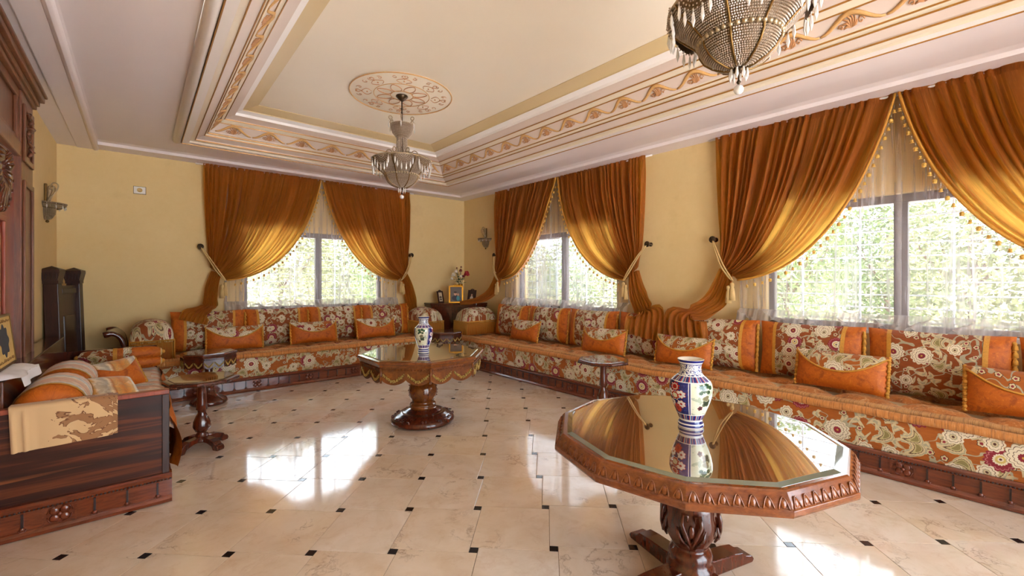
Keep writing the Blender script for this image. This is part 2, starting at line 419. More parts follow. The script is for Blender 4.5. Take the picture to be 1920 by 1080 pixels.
def table_glass():
    m = NT('glass_over_wood'); o = m.obj()
    a = m.noise(m.mapping(o, (1.5, 22, 4)), 1.3, 5, .6, 1.0)
    base = m.ramp(a, [(.3, S(70, 34, 14)), (.7, S(120, 70, 30))])
    p = m.bsdf(base, .3, Specular_IOR_Level=.5)
    lw = m.n('LayerWeight', {'Blend': .42})
    f = m.math('ADD', .42, m.math('MULTIPLY', lw.outputs['Fresnel'], .56), clamp=True)
    g = m.n('BsdfGlossy', {'Color': (.96, .97, .95, 1), 'Roughness': .015})
    return m.done(m.n('MixShader', {0: f, 1: p.outputs[0], 2: g.outputs[0]}))
M['tglass'] = table_glass()
M['bevel_glass'] = plain('bevelled_glass_edge', S(116, 122, 104), .06, .05, 5, Specular_IOR_Level=1.0, Coat_Weight=1.0)

# ------------------------------------------------------------------ structure: walls
def wall(name, label, boxes):
    mb = MB()
    for lo, hi in boxes: mb.b2(lo, hi)
    return tag(mb.obj(name, M['plaster']), label, kind='structure')
T = .25; ZT = 3.4
ys = []
bx = [((XR, YF-T, 0), (XR+T, YB+T, WZ0)), ((XR, YF-T, WZ1), (XR+T, YB+T, ZT))]
edges = [YF-T, .66-WHW, .66+WHW, 4.45-WHW, 4.45+WHW, YB+T]
for a, b in ((0, 1), (2, 3), (4, 5)): bx.append(((XR, edges[a], WZ0), (XR+T, edges[b], WZ1)))
wall('wall_right', 'yellow plaster wall with two curtained windows', bx)
wall('wall_back', 'yellow plaster wall with one curtained window', [((XL, YB, 0), (XR, YB+T, WZ0)), ((XL, YB, WZ1), (XR, YB+T, ZT)),
     ((XL, YB, WZ0), (2.1-WHW, YB+T, WZ1)), ((2.1+WHW, YB, WZ0), (XR, YB+T, WZ1))])
wall('wall_left', 'yellow plaster wall beside the carved wooden door', [((XL-T, YF-T, 0), (XL, YB+T, ZT))])
wall('wall_front', 'yellow plaster wall with a wide opening added for fill light', [((XL, YF-T, 0), (DX0, YF, DZ)), ((DX1, YF-T, 0), (XR, YF, DZ)), ((XL, YF-T, DZ), (XR, YF, ZT))])

# ------------------------------------------------------------------ floor: pinwheel marble tiles laid at 45 degrees
fl = MB(); fl.b2((XL-T, YF-T, -.15), (XR+T, YB+T, -.011))
floor = tag(fl.obj('floor', M['grout']), 'polished cream marble floor with small black square insets', kind='structure')
TA, TB = .4006, .0435
th = math.radians(4.6)
cr, sr = math.cos(YAW), math.sin(YAW)
def c2w(x, y): return (x*cr+y*sr, -x*sr+y*cr)       # camera right/forward -> room
E1 = c2w(math.cos(th), -math.sin(th)); E2 = c2w(math.sin(th), math.cos(th))
D0 = c2w(.1563*H, 1.6282*H)                           # a black inset centre read from the photograph
ang = math.atan2(E1[1], E1[0])
O = (D0[0]-E1[0]*(TA+TB/2)-E2[0]*TB/2, D0[1]-E1[1]*(TA+TB/2)-E2[1]*TB/2)
g = .0012
def slab(a):
    mb = MB(); c = .0012; h = a/2-g
    lo = [(-h, -h), (h, -h), (h, h), (-h, h)]; hi = [(x*(1-c/h), y*(1-c/h)) for x, y in lo]
    for p in lo: mb.v.append((p[0], p[1], -.011))
    for p in lo: mb.v.append((p[0], p[1], -c*.5))
    for p in hi: mb.v.append((p[0], p[1], 0))
    for i in range(4):
        j = (i+1) % 4
        mb.face((i, j, 4+j, 4+i)); mb.face((4+i, 4+j, 8+j, 8+i))
    mb.face((8, 9, 10, 11)); return mb
tile_me = slab(TA).mesh('tile', M['marble']); dot_me = slab(TB).mesh('inset', M['blackstone'])
rest = MB(); rest_d = MB(); nt_ = 0
for i in range(-30, 31):
    for j in range(-30, 31):
        bx0 = O[0]+E1[0]*(TA*i-TB*j)+E2[0]*(TB*i+TA*j); by0 = O[1]+E1[1]*(TA*i-TB*j)+E2[1]*(TB*i+TA*j)
        for a, me, rs, nm, off in ((TA, tile_me, rest, 'tile', (TA/2, TA/2)), (TB, dot_me, rest_d, 'inset', (TA+TB/2, TB/2))):
            x = bx0+E1[0]*off[0]+E2[0]*off[1]; y = by0+E1[1]*off[0]+E2[1]*off[1]
            if not (XL-.25 < x < XR+.2 and YF-.2 < y < YB+.2): continue
            fwd = x*sr+y*cr; rgt = x*cr-y*sr
            vis = (XL < x < 4.2 and y < 6.4 and fwd > 1.3 and abs(rgt) < fwd*1.25+.3)
            if vis: inst(nm, me, floor, (x, y, 0), (0, 0, ang))
            else:
                b = len(rs.v); ca, sa = math.cos(ang), math.sin(ang); h = a/2-g
                for px, py in ((-h, -h), (h, -h), (h, h), (-h, h)): rs.v.append((x+px*ca-py*sa, y+px*sa+py*ca, 0))
                rs.face((b, b+1, b+2, b+3))
tag(rest.obj('tile_field', M['marble'], floor), kind='stuff'); tag(rest_d.obj('inset_field', M['blackstone'], floor), kind='stuff')

# ------------------------------------------------------------------ ceiling
def ring_pts(d, z):
    if d <= .98: xl = XL+(.353-XL)*d/.98
    else: xl = .353+(d-.98)*.82
    return [(xl, YF+d, z), (XR-d, YF+d, z), (XR-d, YB-d, z), (xl, YB-d, z)]
def ring(mb, prof, m=0):
    for (d0, z0), (d1, z1) in zip(prof, prof[1:]):
        a = ring_pts(d0, z0); b = ring_pts(d1, z1)
        for i in range(4):
            j = (i+1) % 4; k = len(mb.v); mb.v += [a[i], a[j], b[j], b[i]]; mb.face((k+3, k+2, k+1, k), None, m)
cl = MB(); cl.b2((XL-T, YF-T, 3.32), (XR+T, YB+T, 3.5))
k = len(cl.v); cl.v += ring_pts(1.70, 3.212); cl.face((k+3, k+2, k+1, k), None, 1)
ring(cl, [(-.02, 2.875), (.25, 2.875), (.265, 2.905), (.33, 2.915), (.62, 2.90), (.98, 2.895), (.98, 2.862)], 0)
for prof, m_ in (([(.98, 2.862), (1.056, 2.862)], 2), ([(1.056, 2.862), (1.062, 2.880), (1.116, 2.887)], 3), ([(1.116, 2.887), (1.12, 2.90), (1.207, 2.928)], 4),
                 ([(1.207, 2.928), (1.215, 2.945), (1.254, 2.962)], 3), ([(1.254, 2.962), (1.262, 2.975), (1.344, 3.058)], 4), ([(1.344, 3.058), (1.36, 3.062), (1.40, 3.092)], 3),
                 ([(1.40, 3.092), (1.41, 3.10), (1.50, 3.123)], 4), ([(1.50, 3.123), (1.505, 3.15), (1.57, 3.168)], 2), ([(1.57, 3.168), (1.572, 3.178), (1.72, 3.205), (1.72, 3.212)], 5)):
    ring(cl, prof, m_)
ceiling = tag(cl.obj('ceiling', [M['ceil'], M['ceil_up'], M['c_white'], M['c_cream'], M['c_pink'], M['c_tan']]), 'stepped tray ceiling in cream and white plaster', kind='structure')
for d, z, r in ((.98, 2.860, .005), (1.116, 2.886, .006), (1.207, 2.927, .006), (1.236, 2.952, .005), (1.346, 3.057, .005), (1.40, 3.089, .005)):
    mb = MB(); ring(mb, [(d-r, z+.004), (d-r*.6, z-.005), (d+r*.6, z-.005), (d+r, z+.004)]); mb.obj('gilt_line', M['gilt'], ceiling)
# frieze scrolls: a wave of acanthus on the sloping band
def scroll_mesh():
    mb = MB()
    wv = [(-.16+.32*t/14, .030*math.sin(PI*(t/14)*2-PI/2)+.002) for t in range(15)]
    mb.tube([(x, 0, y) for x, y in wv], [.005+.007*math.sin(PI*t/14) for t in range(15)], 4, 1)
    for k in range(7):
        a = PI*(.1+.8*k/6); L = .040+.018*math.sin(PI*k/6)
        c = (.0, 0, -.028)
        mb.tube([(c[0], 0, c[2]), (c[0]+L*.6*math.cos(a), .002, c[2]+L*.6*math.sin(a)), (c[0]+L*math.cos(a+.3), 0, c[2]+L*math.sin(a+.3))], [.004, .0065, .003], 4, 0)
    mb.tube([(.05+.018*math.cos(t*.9)*(1-t/9), 0, -.012+.018*math.sin(t*.9)*(1-t/9)) for t in range(8)], .0035, 4, 0)
    mb.tube([(-.05-.014*math.cos(t*.9)*(1-t/9), 0, -.018+.014*math.sin(t*.9)*(1-t/9)) for t in range(8)], .0035, 4, 0)
    return mb.mesh('frieze_scroll', [M['rose'], M['ochre']])
scm = scroll_mesh()
dm, zm = 1.303, 3.012; tilt = math.atan2(.083, .082)
pts = ring_pts(dm, zm)
def scroll_row(p0, p1, n, rz):
    for k in range(n):
        t = (k+.5)/n; x = p0[0]+(p1[0]-p0[0])*t; y = p0[1]+(p1[1]-p0[1])*t
        o = inst('frieze_scroll', scm, ceiling, (x, y, zm-.004), (0, 0, 0), (1.05, 1, 1.5)); o.rotation_mode = 'XYZ'
        o.rotation_euler = (Matrix.Rotation(rz, 3, 'Z') @ Matrix.Rotation(PI/2-tilt, 3, 'X')).to_euler()
L_ = (Vector(pts[1])-Vector(pts[2])).length
scroll_row(pts[1], pts[2], int(L_/.33), PI/2*-1); scroll_row(pts[2], pts[3], int((pts[2][0]-pts[3][0])/.33), 0)
scroll_row(pts[3], pts[0], int((pts[3][1]-pts[0][1])/.33), PI/2)
# left beam moulding and round bead beside the tray
mb = MB(); mb.b2((-.545, YF, 2.865), (-.40, YB, 2.93)); mb.tube([(-.385, YF, 2.885), (-.385, YB, 2.885)], .032, 10)
tag(mb.obj('trim_1', M['ceil'], None, bev=.012), 'long pale plaster beam moulding along the left ceiling edge', kind='structure')
mb = MB(); mb.tube([(.31, YF+1, 2.885), (.31, YB-.98, 2.885)], .04, 10)
tag(mb.obj('trim_2', M['c_white']), 'rounded white plaster bead edging the tray ceiling', kind='structure')

# medallions and chandeliers
def medallion(loc, label):
    t = empty('ceiling_medallion', loc, 0, label, 'ceiling medallion', 'painted ceiling medallions')
    MB().lathe([(0, -.012), (.10, -.012), (.11, -.008), (.49, -.006), (.50, 0)], 48, m=0).obj('disc', M['ceil_up'], t)
    for r, w_ in ((.495, .006), (.27, .004), (.11, .006)):
        MB().tube([(r*math.cos(TAU*i/48), r*math.sin(TAU*i/48), -.010) for i in range(49)], w_, 5).obj('ring', M['ochre'], t)
    pet = MB().tube([(.18+.075*math.cos(TAU*i/16), .048*math.sin(TAU*i/16)*(1-.3*math.cos(TAU*i/16)), -.012) for i in range(17)], .0045, 5).mesh('petal', M['rose'])
    for k in range(8): inst('petal', pet, t, (0, 0, 0), (0, 0, TAU*k/8))
    sw = MB()
    for s in (1, -1):
        sw.tube([(.29+.15*i/10, s*(.02+.05*math.sin(i*.55)), -.010) for i in range(11)], .0035, 4)
        sw.tube([(.40+.03*math.cos(i*.8)*(1-i/9), s*(.085+.03*math.sin(i*.8)*(1-i/9)), -.010) for i in range(8)], .0032, 4)
    for i in range(3): sw.ball((.33+.05*i, .0, -.009), .009, 6, 3)
    sw = sw.mesh('scrollwork', M['rose'])
    for k in range(8): inst('scrollwork', sw, t, (0, 0, 0), (0, 0, TAU*(k+.5)/8))
    return t
medallion((2.0, 4.04, 3.211), 'round painted medallion above the chandelier over the far table')
medallion((2.0, .81, 3.211), 'round painted medallion above the chandelier over the twelve-sided table')
def prism_drop():
    mb = MB()
    for k, (r, z) in enumerate(((0, 0), (.0035, -.006), (.0055, -.03), (0, -.045))): pass
    mb.lathe([(.0004, 0), (.003, -.006), (.006, -.028), (.0004, -.046)], 6, sm=False)
    mb.lathe([(.0004, .010), (.003, .006), (.0004, 0)], 6, sm=False); return mb.mesh('crystal_drop', M['drop'])
drop_me = prism_drop()
def bead_rows(mb, rz, n_of, r, squash=1.0):
    for rad, z in rz:
        n = max(6, int(TAU*rad/(r*2.0)))
        o = R_.random()
        for i in range(n):
            a = TAU*(i+o)/n; c = (rad*math.cos(a), rad*math.sin(a), z)
            b = len(mb.v)
            for dx, dy, dz in ((0, 0, -1), (1, 0, 0), (0, 1, 0), (-1, 0, 0), (0, -1, 0), (0, 0, 1)):
                ca, sa = math.cos(a), math.sin(a)
                mb.v.append((c[0]+r*(dx*ca-dy*sa), c[1]+r*(dx*sa+dy*ca), c[2]+r*dz*squash))
            for q in ((0, 2, 1), (0, 3, 2), (0, 4, 3), (0, 1, 4), (5, 1, 2), (5, 2, 3), (5, 3, 4), (5, 4, 1)): mb.face([b+x for x in q])
def along(prof, step):
    out = []
    for (r0, z0), (r1, z1) in zip(prof, prof[1:]):
        L = math.hypot(r1-r0, z1-z0); n = max(1, int(L/step))
        for k in range(n): t = k/n; out.append((r0+(r1-r0)*t, z0+(z1-z0)*t))
    return out
def curl(mb, base, out, h, r, ang_):
    c, s_ = math.cos(ang_), math.sin(ang_); P = []
    for i in range(18):
        t = i/17
        if t < .5: rr = base+out*smooth(t*2); z = h*t*2
        else:
            a = (t-.5)*2*1.6*PI; q = out*.5*(1-.5*(t-.5)*2); rr = base+out-.5*out+q*math.cos(a); z = h+q*math.sin(a)
        P.append((rr*c, rr*s_, z))
    mb.tube(P, r, 5)
def chandelier(loc, label):
    t = empty('chandelier', loc, 0, label, 'chandelier', 'beaded crystal chandeliers')     # origin at the crystal ball
    z0 = 1.04
    MB().lathe([(.001, z0), (.055, z0-.002), (.060, z0-.02), (.03, z0-.05), (.012, z0-.065)], 20).obj('canopy', M['bronze'], t)
    MB().tube([(0, 0, z0-.06), (0, 0, .735)], .007, 8).ball((0, 0, .90), .014).ball((0, 0, .86), .011).obj('stem', M['bronze'], t)
    up = [(.108, .735), (.102, .70), (.088, .655), (.06, .62), (.042, .60)]
    MB().lathe(up, 24).obj('upper_basket', M['netting'], t)
    b = MB(); bead_rows(b, along([(r+.003, z) for r, z in up], .009), None, .0046); tag(b.obj('upper_beads', M['crystal'], t), kind='stuff')
    MB().tube([(.106*math.cos(TAU*i/24), .106*math.sin(TAU*i/24), .737) for i in range(25)], .006, 6).obj('upper_rim', M['silver'], t)
    for k in range(6):
        m_ = MB(); curl(m_, .095, .045, .05, .005, 0); m_.obj('scroll_arm', M['silver'], t, (0, 0, .735), (0, 0, TAU*k/6))
        inst('crystal_drop', drop_me, t, (.138*math.cos(TAU*k/6), .138*math.sin(TAU*k/6), .745), (0, 0, 0), (1.3, 1.3, 1.5))
    for k in range(18):
        a = TAU*k/18; m_ = MB()
        for q in range(15):
            f = q/14; r = .046+.010*f+.060*max(0, f-.55)**1.3*2; m_.ball((r*math.cos(a), r*math.sin(a), .61-.21*f), .0074, 5, 4)
        m_.obj('bead_strand', M['crystal'], t)
    MB().tube([(0, 0, .62), (0, 0, .36)], .012, 8).obj('core_rod', M['bronze'], t)
    for k in range(6):
        m_ = MB(); curl(m_, .085, .070, .075, .006, 0); m_.obj('lower_scroll', M['silver'], t, (0, 0, .38), (0, 0, TAU*(k+.5)/6))
    bowl = [(.286, .372), (.275, .35), (.245, .315), (.205, .28), (.175, .25), (.158, .228)]
    low = [(.158, .228), (.155, .205), (.135, .17), (.10, .14), (.055, .118), (.02, .110)]
    MB().lathe(bowl, 48).obj('outer_bowl', M['netting'], t); MB().lathe(low, 40).obj('lower_bowl', M['netting'], t)
    b = MB(); bead_rows(b, along([(r+.003, z-.002) for r, z in bowl], .0085), None, .0047); tag(b.obj('bowl_beads', M['crystal'], t), kind='stuff')
    b = MB(); bead_rows(b, along([(r+.003, z-.002) for r, z in low], .0085), None, .0047); tag(b.obj('lower_beads', M['crystal'], t), kind='stuff')
    MB().tube([(.288*math.cos(TAU*i/48), .288*math.sin(TAU*i/48), .376) for i in range(49)], .009, 6).obj('rim', M['silver'], t)
    m_ = MB()
    for i in range(40): m_.ball((.164*math.cos(TAU*i/40), .164*math.sin(TAU*i/40), .230), .0125, 6, 4)
    m_.obj('band', M['silver'], t)
    rib = MB().tube([(r+.006, 0, z-.004) for r, z in bowl+low[1:]], .0055, 5).mesh('rib', M['antique'])
    for k in range(8): inst('rib', rib, t, (0, 0, 0), (0, 0, TAU*k/8))
    # beaded half-round lobes hanging at the rim, fringed with drops
    lob = MB(); lb = MB()
    for j in range(6):
        for i in range(13):
            a = -PI*(i/12); rr = .085*(j/5)
            lb.ball((.288+.004-.018*math.sin(PI*i/12)*(j/5), rr*math.cos(a)*1.0, .372+rr*math.sin(a)*.9), .0046, 4, 3)
    lob.grid(lambda u, v: (.287-.018*math.sin(PI*u)*v, .085*v*math.cos(-PI*u), .372+.085*v*.9*math.sin(-PI*u)), 12, 3)
    lobm, lbm = lob.mesh('lobe', M['netting']), lb.mesh('lobe_beads', M['crystal'])
    for k in range(8):
        o = inst('lobe', lobm, t, (0, 0, 0), (0, 0, TAU*(k+.5)/8)); inst('lobe_beads', lbm, o)
        for i in range(6):
            a = -PI*(i+.5)/6; y = .085*math.cos(a); z = .366+.085*.9*math.sin(a); ca, sa = math.cos(TAU*(k+.5)/8), math.sin(TAU*(k+.5)/8)
            r = .288-.018*math.sin(PI*(i+.5)/6); inst('crystal_drop', drop_me, t, (r*ca-y*sa, r*sa+y*ca, z), (0, 0, k+i), (1.35, 1.35, 1.5))
    for k in range(8):
        a = TAU*k/8; inst('crystal_drop', drop_me, t, (.034*math.cos(a), .034*math.sin(a), .112), (0, 0, 0), (1.25, 1.25, 1.25))
    MB().lathe([(.001, .112), (.028, .112), (.016, .095), (.004, .085), (.004, .06), (.010, .05), (.003, .04)], 12).obj('finial', M['bronze'], t)
    MB().ball((0, 0, .018), .021, 10, 7).obj('crystal_ball', M['drop'], t)
    return t
ch = chandelier((2.0, 4.04, 2.17), 'beaded crystal chandelier hanging over the far octagonal table')
copy_tree(ch, None, (2.0, .81, 2.17), .2, 'beaded crystal chandelier hanging over the twelve-sided table')

# sconces
def sconce(loc, rz, label):       # local -y faces into the room
    t = empty('wall_sconce', loc, rz, label, 'wall lamp', 'beaded wall sconces')
    MB().box((0, -.010, .02), (.045, .02, .34)).obj('back_plate', M['antique'], t, bev=.006)
    half = [(.15, 0), (.145, -.02), (.10, -.05)]; lo = [(.075, -.045), (.07, -.10), (.045, -.145), (.01, -.16)]
    for nm, pr in (('basket_rim', half), ('basket', lo)):
        MB().lathe(pr, 16, a0=PI, a1=TAU-.0001).obj(nm, M['netting'], t)
    b = MB()
    for pr in (half, lo):
        for r, z in along(pr, .011):
            n = int(PI*r/.011)+2
            for i in range(n): a = PI+PI*i/(n-1); b.ball(((r+.004)*math.cos(a), (r+.004)*math.sin(a), z), .0058, 4, 3)
    tag(b.obj('beads', M['silver'], t), kind='stuff')
    for k in range(7):
        a = PI+PI*(k+.5)/7; inst('crystal_drop', drop_me, t, (.148*math.cos(a), .148*math.sin(a), -.015))
    for k, (a, s_) in enumerate(((PI*1.25, 1), (PI*1.5, 1.25), (PI*1.75, 1))):
        m_ = MB(); curl(m_, .03, .055, .13*s_, .006, 0); m_.obj('scroll_arm', M['silver'], t, (0, -.01, .02), (0, 0, a))
    MB().lathe([(.012, .03), (.02, .06), (.014, .10), (.022, .13), (.008, .17)], 10, c=(0, -.035, 0)).obj('candle_stem', M['silver'], t)
    MB().ball((0, -.02, -.175), .014).obj('finial', M['antique'], t)
    return t
sc1 = sconce((XR, 6.27, 2.10), -PI/2, 'antique beaded wall sconce beside the corner window curtain')
copy_tree(sc1, None, (XL, 6.15, 2.10), PI/2, 'antique beaded wall sconce next to the carved wooden door')

# ------------------------------------------------------------------ windows, grilles, outdoors
def window(n, side, c):
    rz = 0 if side == 'B' else -PI/2
    loc = (c, YB, 0) if side == 'B' else (XR, c, 0)
    t = empty('window_%d' % n, loc, rz); tag(t, 'brown framed sliding window behind sheer curtains', kind='structure')
    y = .10
    for nm, lo, hi in (('frame_top', (-WHW, y-.03, WZ1-.07), (WHW, y+.05, WZ1)), ('frame_bottom', (-WHW, y-.03, WZ0), (WHW, y+.05, WZ0+.05)),
                       ('frame_side', (-WHW, y-.03, WZ0+.05), (-WHW+.05, y+.05, WZ1-.07)), ('frame_side', (WHW-.05, y-.03, WZ0+.05), (WHW, y+.05, WZ1-.07)),
                       ('mullion', (-.045, y-.035, WZ0+.05), (.045, y+.04, WZ1-.07))):
        MB().b2(lo, hi).obj(nm, M['alu'], t, bev=.005)
    for s in (-1, 1):
        a, b = (-WHW+.05, -.045) if s < 0 else (.045, WHW-.05)
        MB().b2((a, y, WZ0+.05), (b, y+.004, WZ1-.07)).obj('pane', M['pane'], t)
    MB().b2((-WHW, -.02, WZ0-.03), (WHW, y-.03, WZ0+.004)).obj('sill', M['c_white'], t)
    g_ = empty('window_grille', (loc[0]+(0 if side == 'B' else .215), loc[1]+(.215 if side == 'B' else 0), 0), rz,
               'white security grille outside the ' + ['window nearest the twelve-sided table', 'window beside the small round-topped table', 'window above the back sofa'][n-1], 'window grille', 'white window grilles')
    hb = MB().b2((-WHW, -.006, -.006), (WHW, .006, .006)).mesh('horizontal_bar', M['bar']); vb = MB().b2((-.007, -.007, WZ0), (.007, .007, WZ1)).mesh('upright_bar', M['bar'])
    for k in range(10): inst('horizontal_bar', hb, g_, (0, 0, WZ0+.07+k*.112))
    for x in (-.75, -.3, .3, .75): inst('upright_bar', vb, g_, (x, 0.013, 0))
for i, (s, c) in enumerate(WINDOWS): window(i+1, s, c)
# unseen glazing behind the camera, added so daylight fills the room
t = empty('fill_glazing', ((DX0+DX1)/2, YF-.12, 0)); tag(t, 'unseen brown framed glazing added behind the viewer for fill light', kind='structure')
W2 = (DX1-DX0)/2
for lo, hi in (((-W2, -.03, DZ-.07), (W2, .03, DZ)), ((-W2, -.03, 0), (-W2+.07, .03, DZ-.07)), ((W2-.07, -.03, 0), (W2, .03, DZ-.07)), ((-.05, -.03, 0), (.05, .03, DZ-.07)), ((-W2+.07, -.03, 0), (-.05, .03, .1)), ((.05, -.03, 0), (W2-.07, .03, .1))):
    MB().b2(lo, hi).obj('fill_glazing_frame', M['alu'], t)
for a, b in ((-W2+.07, -.05), (.05, W2-.07)): MB().b2((a, 0, .1), (b, .004, DZ-.07)).obj('pane', M['pane'], t)
M['bounce_ground'] = plain('bounce_paving', S(230, 220, 222), .8, .08, 3); M['leaf'] = plain('pale_leaf', S(92, 110, 58), .7, .4, 3); M['leaf2'] = plain('olive_leaf', S(116, 122, 80), .7, .35, 3)  # paving made pale so it bounces sunlight up to the ceiling
M['bark'] = plain('bark', S(92, 74, 56), .9, .3, 10); M['gwall'] = plain('garden_wall', S(150, 140, 116), .8, .06, 2)
mb = MB(); mb.b2((-14, -14, -.4), (24, 26, -.3)); tag(mb.obj('ground', M['bounce_ground']), 'pale paving added outside the windows to bounce sunlight onto the ceiling', kind='structure')
mb = MB(); mb.b2((16.5, -10, -.3), (16.8, 17.3, 1.9)); mb.b2((-8, 17, -.3), (16.5, 17.3, 1.9)); tag(mb.obj('wall_garden', M['gwall']), 'pale garden wall beyond the shrubs', kind='structure')
def tree_proto(seed, h, r, lm):
    rr = random.Random(seed); t = empty('garden_tree', (0, 0, -.3))
    b = MB(); b.tube([(0, 0, 0), (.05, .03, h*.3), (-.04, .05, h*.65)], [.07, .055, .03], 7)
    for k in range(5):
        a = TAU*k/5+rr.random(); b.tube([(0, .03, h*.3+.1*k), (.5*r*math.cos(a), .5*r*math.sin(a), h*.5+.1*k), (.8*r*math.cos(a), .8*r*math.sin(a), h*.75)], [.03, .02, .008], 5)
    b.obj('trunk', M['bark'], t)
    f = MB()
    for k in range(5200):
        while True:
            p = Vector((rr.uniform(-1, 1), rr.uniform(-1, 1), rr.uniform(-1, 1)))
            if .15 < p.length < 1: break
        c = Vector((p.x*r, p.y*r, h*.54+p.z*h*.46)); s_ = rr.uniform(.06, .10)
        d = Vector((rr.gauss(0, 1), rr.gauss(0, 1), rr.gauss(0, .7))).normalized(); e = d.orthogonal().normalized()
        i = len(f.v); f.v += [tuple(c-d*s_), tuple(c+e*s_*.4), tuple(c+d*s_), tuple(c-e*s_*.4)]; f.face((i, i+1, i+2, i+3))
    tag(f.obj('foliage', lm, t), kind='stuff'); return t
ta = tree_proto(3, 4.4, 1.4, M['leaf']); tb = tree_proto(5, 4.0, 1.4, M['leaf2'])
spots = [(11.2, -2.2, 'R1'), (12.0, .6, 'R1'), (11.0, 3.4, 'R1'), (13.8, -3.6, 'R1'), (14.4, 5.8, 'R2'), (11.4, 7.6, 'R2'), (12.2, 10.6, 'R2'), (12.6, 13.6, 'R2'), (.2, 12.6, 'B'), (3.0, 13.4, 'B'), (5.8, 12.4, 'B'), (8.6, 13.6, 'B'), (14.4, 2.2, 'R1'), (5.5, 15.5, 'B')]
names = {'R1': 'seen through the window by the twelve-sided table', 'R2': 'seen through the window by the corner cabinet', 'B': 'seen through the window above the back sofa'}
for i, (x, y, k) in enumerate(spots):
    src = ta if i % 2 == 0 else tb
    lb_ = ('bright green leafy tree ' if i % 2 == 0 else 'pale olive leafy tree ')+names[k]
    if i < 2: o = src; o.location = (x, y, -.3)
    else: o = copy_tree(src, None, (x, y, -.3), i*1.1)
    if i > 11: lb_ = lb_.replace('leafy tree', 'tree behind the others')
    big = (i//2) % 2 == 0; o.scale = (1, 1, 1) if big else (.85, .85, .85)
    tag(o, ('tall ' if big else 'low ')+lb_, 'tree', 'garden trees outside')

# ------------------------------------------------------------------ curtains (local frame: x along the wall, -y into the room)
CW, CT = 1.47, 2.868
def edge_pt(t): return bez((0.012, CT), (.2, 2.0), (.6, 1.40), (1.22, 1.355), t)
def half_curtain(t, sg, seed, tail):
    rr = random.Random(seed)
    ks = [(rr.uniform(.6, 1.25), rr.uniform(0, TAU)) for _ in range(60)]
    nf = 19
    def fold(s):
        x = s*nf+.35*math.sin(s*23+seed)+.25*math.sin(s*41+2*seed); k = int(max(0, x)); f = x-k
        a0, a1 = ks[k][0], ks[k+1][0]
        return (a0*(1-f)+a1*f)*math.sin(TAU*x)+.35*math.sin(TAU*2.3*x+ks[3][1])
    def pt(s, v):
        o0 = CW*(1-s)+.012*s
        p = bez((o0, CT), (CW*(1-s)+.2*s, 2.4*(1-s)+2.0*s), (1.44*(1-s)+.6*s, 1.9*(1-s)+1.40*s), (1.40-.18*s, 1.52-.165*s), v)
        amp = .012+.030*smooth(v/.18) - .020*smooth((v-.55)/.45)
        nn = .075+fold(s)*amp+.055*s*math.sin(PI*v)+.05*smooth((v-.75)/.25)
        if v > .97: nn += 0.0
        return (sg*p[0], -max(.03, nn), p[1])
    MB().grid(pt, 170, 46, lambda u, v: (u*3.0, (1-v)*1.5), flip=(sg > 0)).obj('drape', M['curtain'], t)
    MB().grid(lambda s, v: (sg*(CW*(1-s)+.012*s), -(.078+.014*fold(s)), CT-.045+.055*v), 170, 2, lambda u, v: (u*3.0, v*.1)).obj('header', M['curtain'], t)
    # gold braid along the inner edge and its bobbles
    def ep(q):
        p = pt(1.0, q); return (p[0], p[1]-.006, p[2])
    MB().tube([ep(i/40) for i in range(41)], .011, 6).obj('edge_braid', M['trim'], t)
    L = [(0.0, 0.0)]
    for i in range(1, 201):
        a, b = Vector(ep((i-1)/200)), Vector(ep(i/200)); L.append((L[-1][0]+(b-a).length, i/200))
    n = int(L[-1][0]/.074); j = 0
    for k in range(1, n):
        while L[j][0] < k*.074: j += 1
        p = ep(L[j][1]); inst('bobble', BOB[k % 2], t, (p[0]-sg*.012, p[1], p[2]-.008), (0, 0, k*.7))
    # tail below the tie-back
    path, wid = tail
    def tp(s, v):
        c = catmull(path, v); e = catmull(path, min(1, v+.02)); b = catmull(path, max(0, v-.02))
        tx, tz = e[0]-b[0], e[1]-b[1]; ty = e[2]-b[2]; l = math.hypot(tx, tz) or 1e-6
        lx, lz = -tz/l, tx/l
        if lx < 0 and v < .5: pass
        wv = catmull([(q,) for q in wid], v)[0]
        q = (s-.5)*wv
        f = math.sin(TAU*(7*s+.3*math.sin(5*v+seed)))*(.018+.012*v)+.012*math.sin(TAU*(3*s+v)+seed)
        hz = abs(tz)/math.hypot(l, ty)      # hanging part folds along the wall normal, lying part folds upwards
        return (sg*(c[0]+q*lx*1.0), -max(.03, c[2]+f*hz - q*.25*(1-hz)), c[1]+q*lz*hz+f*(1-hz)*.9+.0)
    MB().grid(tp, 56, 40, lambda u, v: (u*.9, v*1.4)).obj('tail', M['curtain'], t)
def bob(k):
    mb = MB(); mb.tube([(0, 0, 0), (0, 0, -.045)], .0014, 4, 1); mb.ball((0, 0, -.020), .0055, 6, 4, 1); mb.ball((0, 0, -.056), .0155 if k == 0 else .011, 8, 6, 0)
    mb.lathe([(.012, -.066), (.015, -.072), (.003, -.076)], 8, m=0); return mb.mesh('bobble', [M['bobble'], M['glassbead']])
BOB = [bob(0), bob(1)]
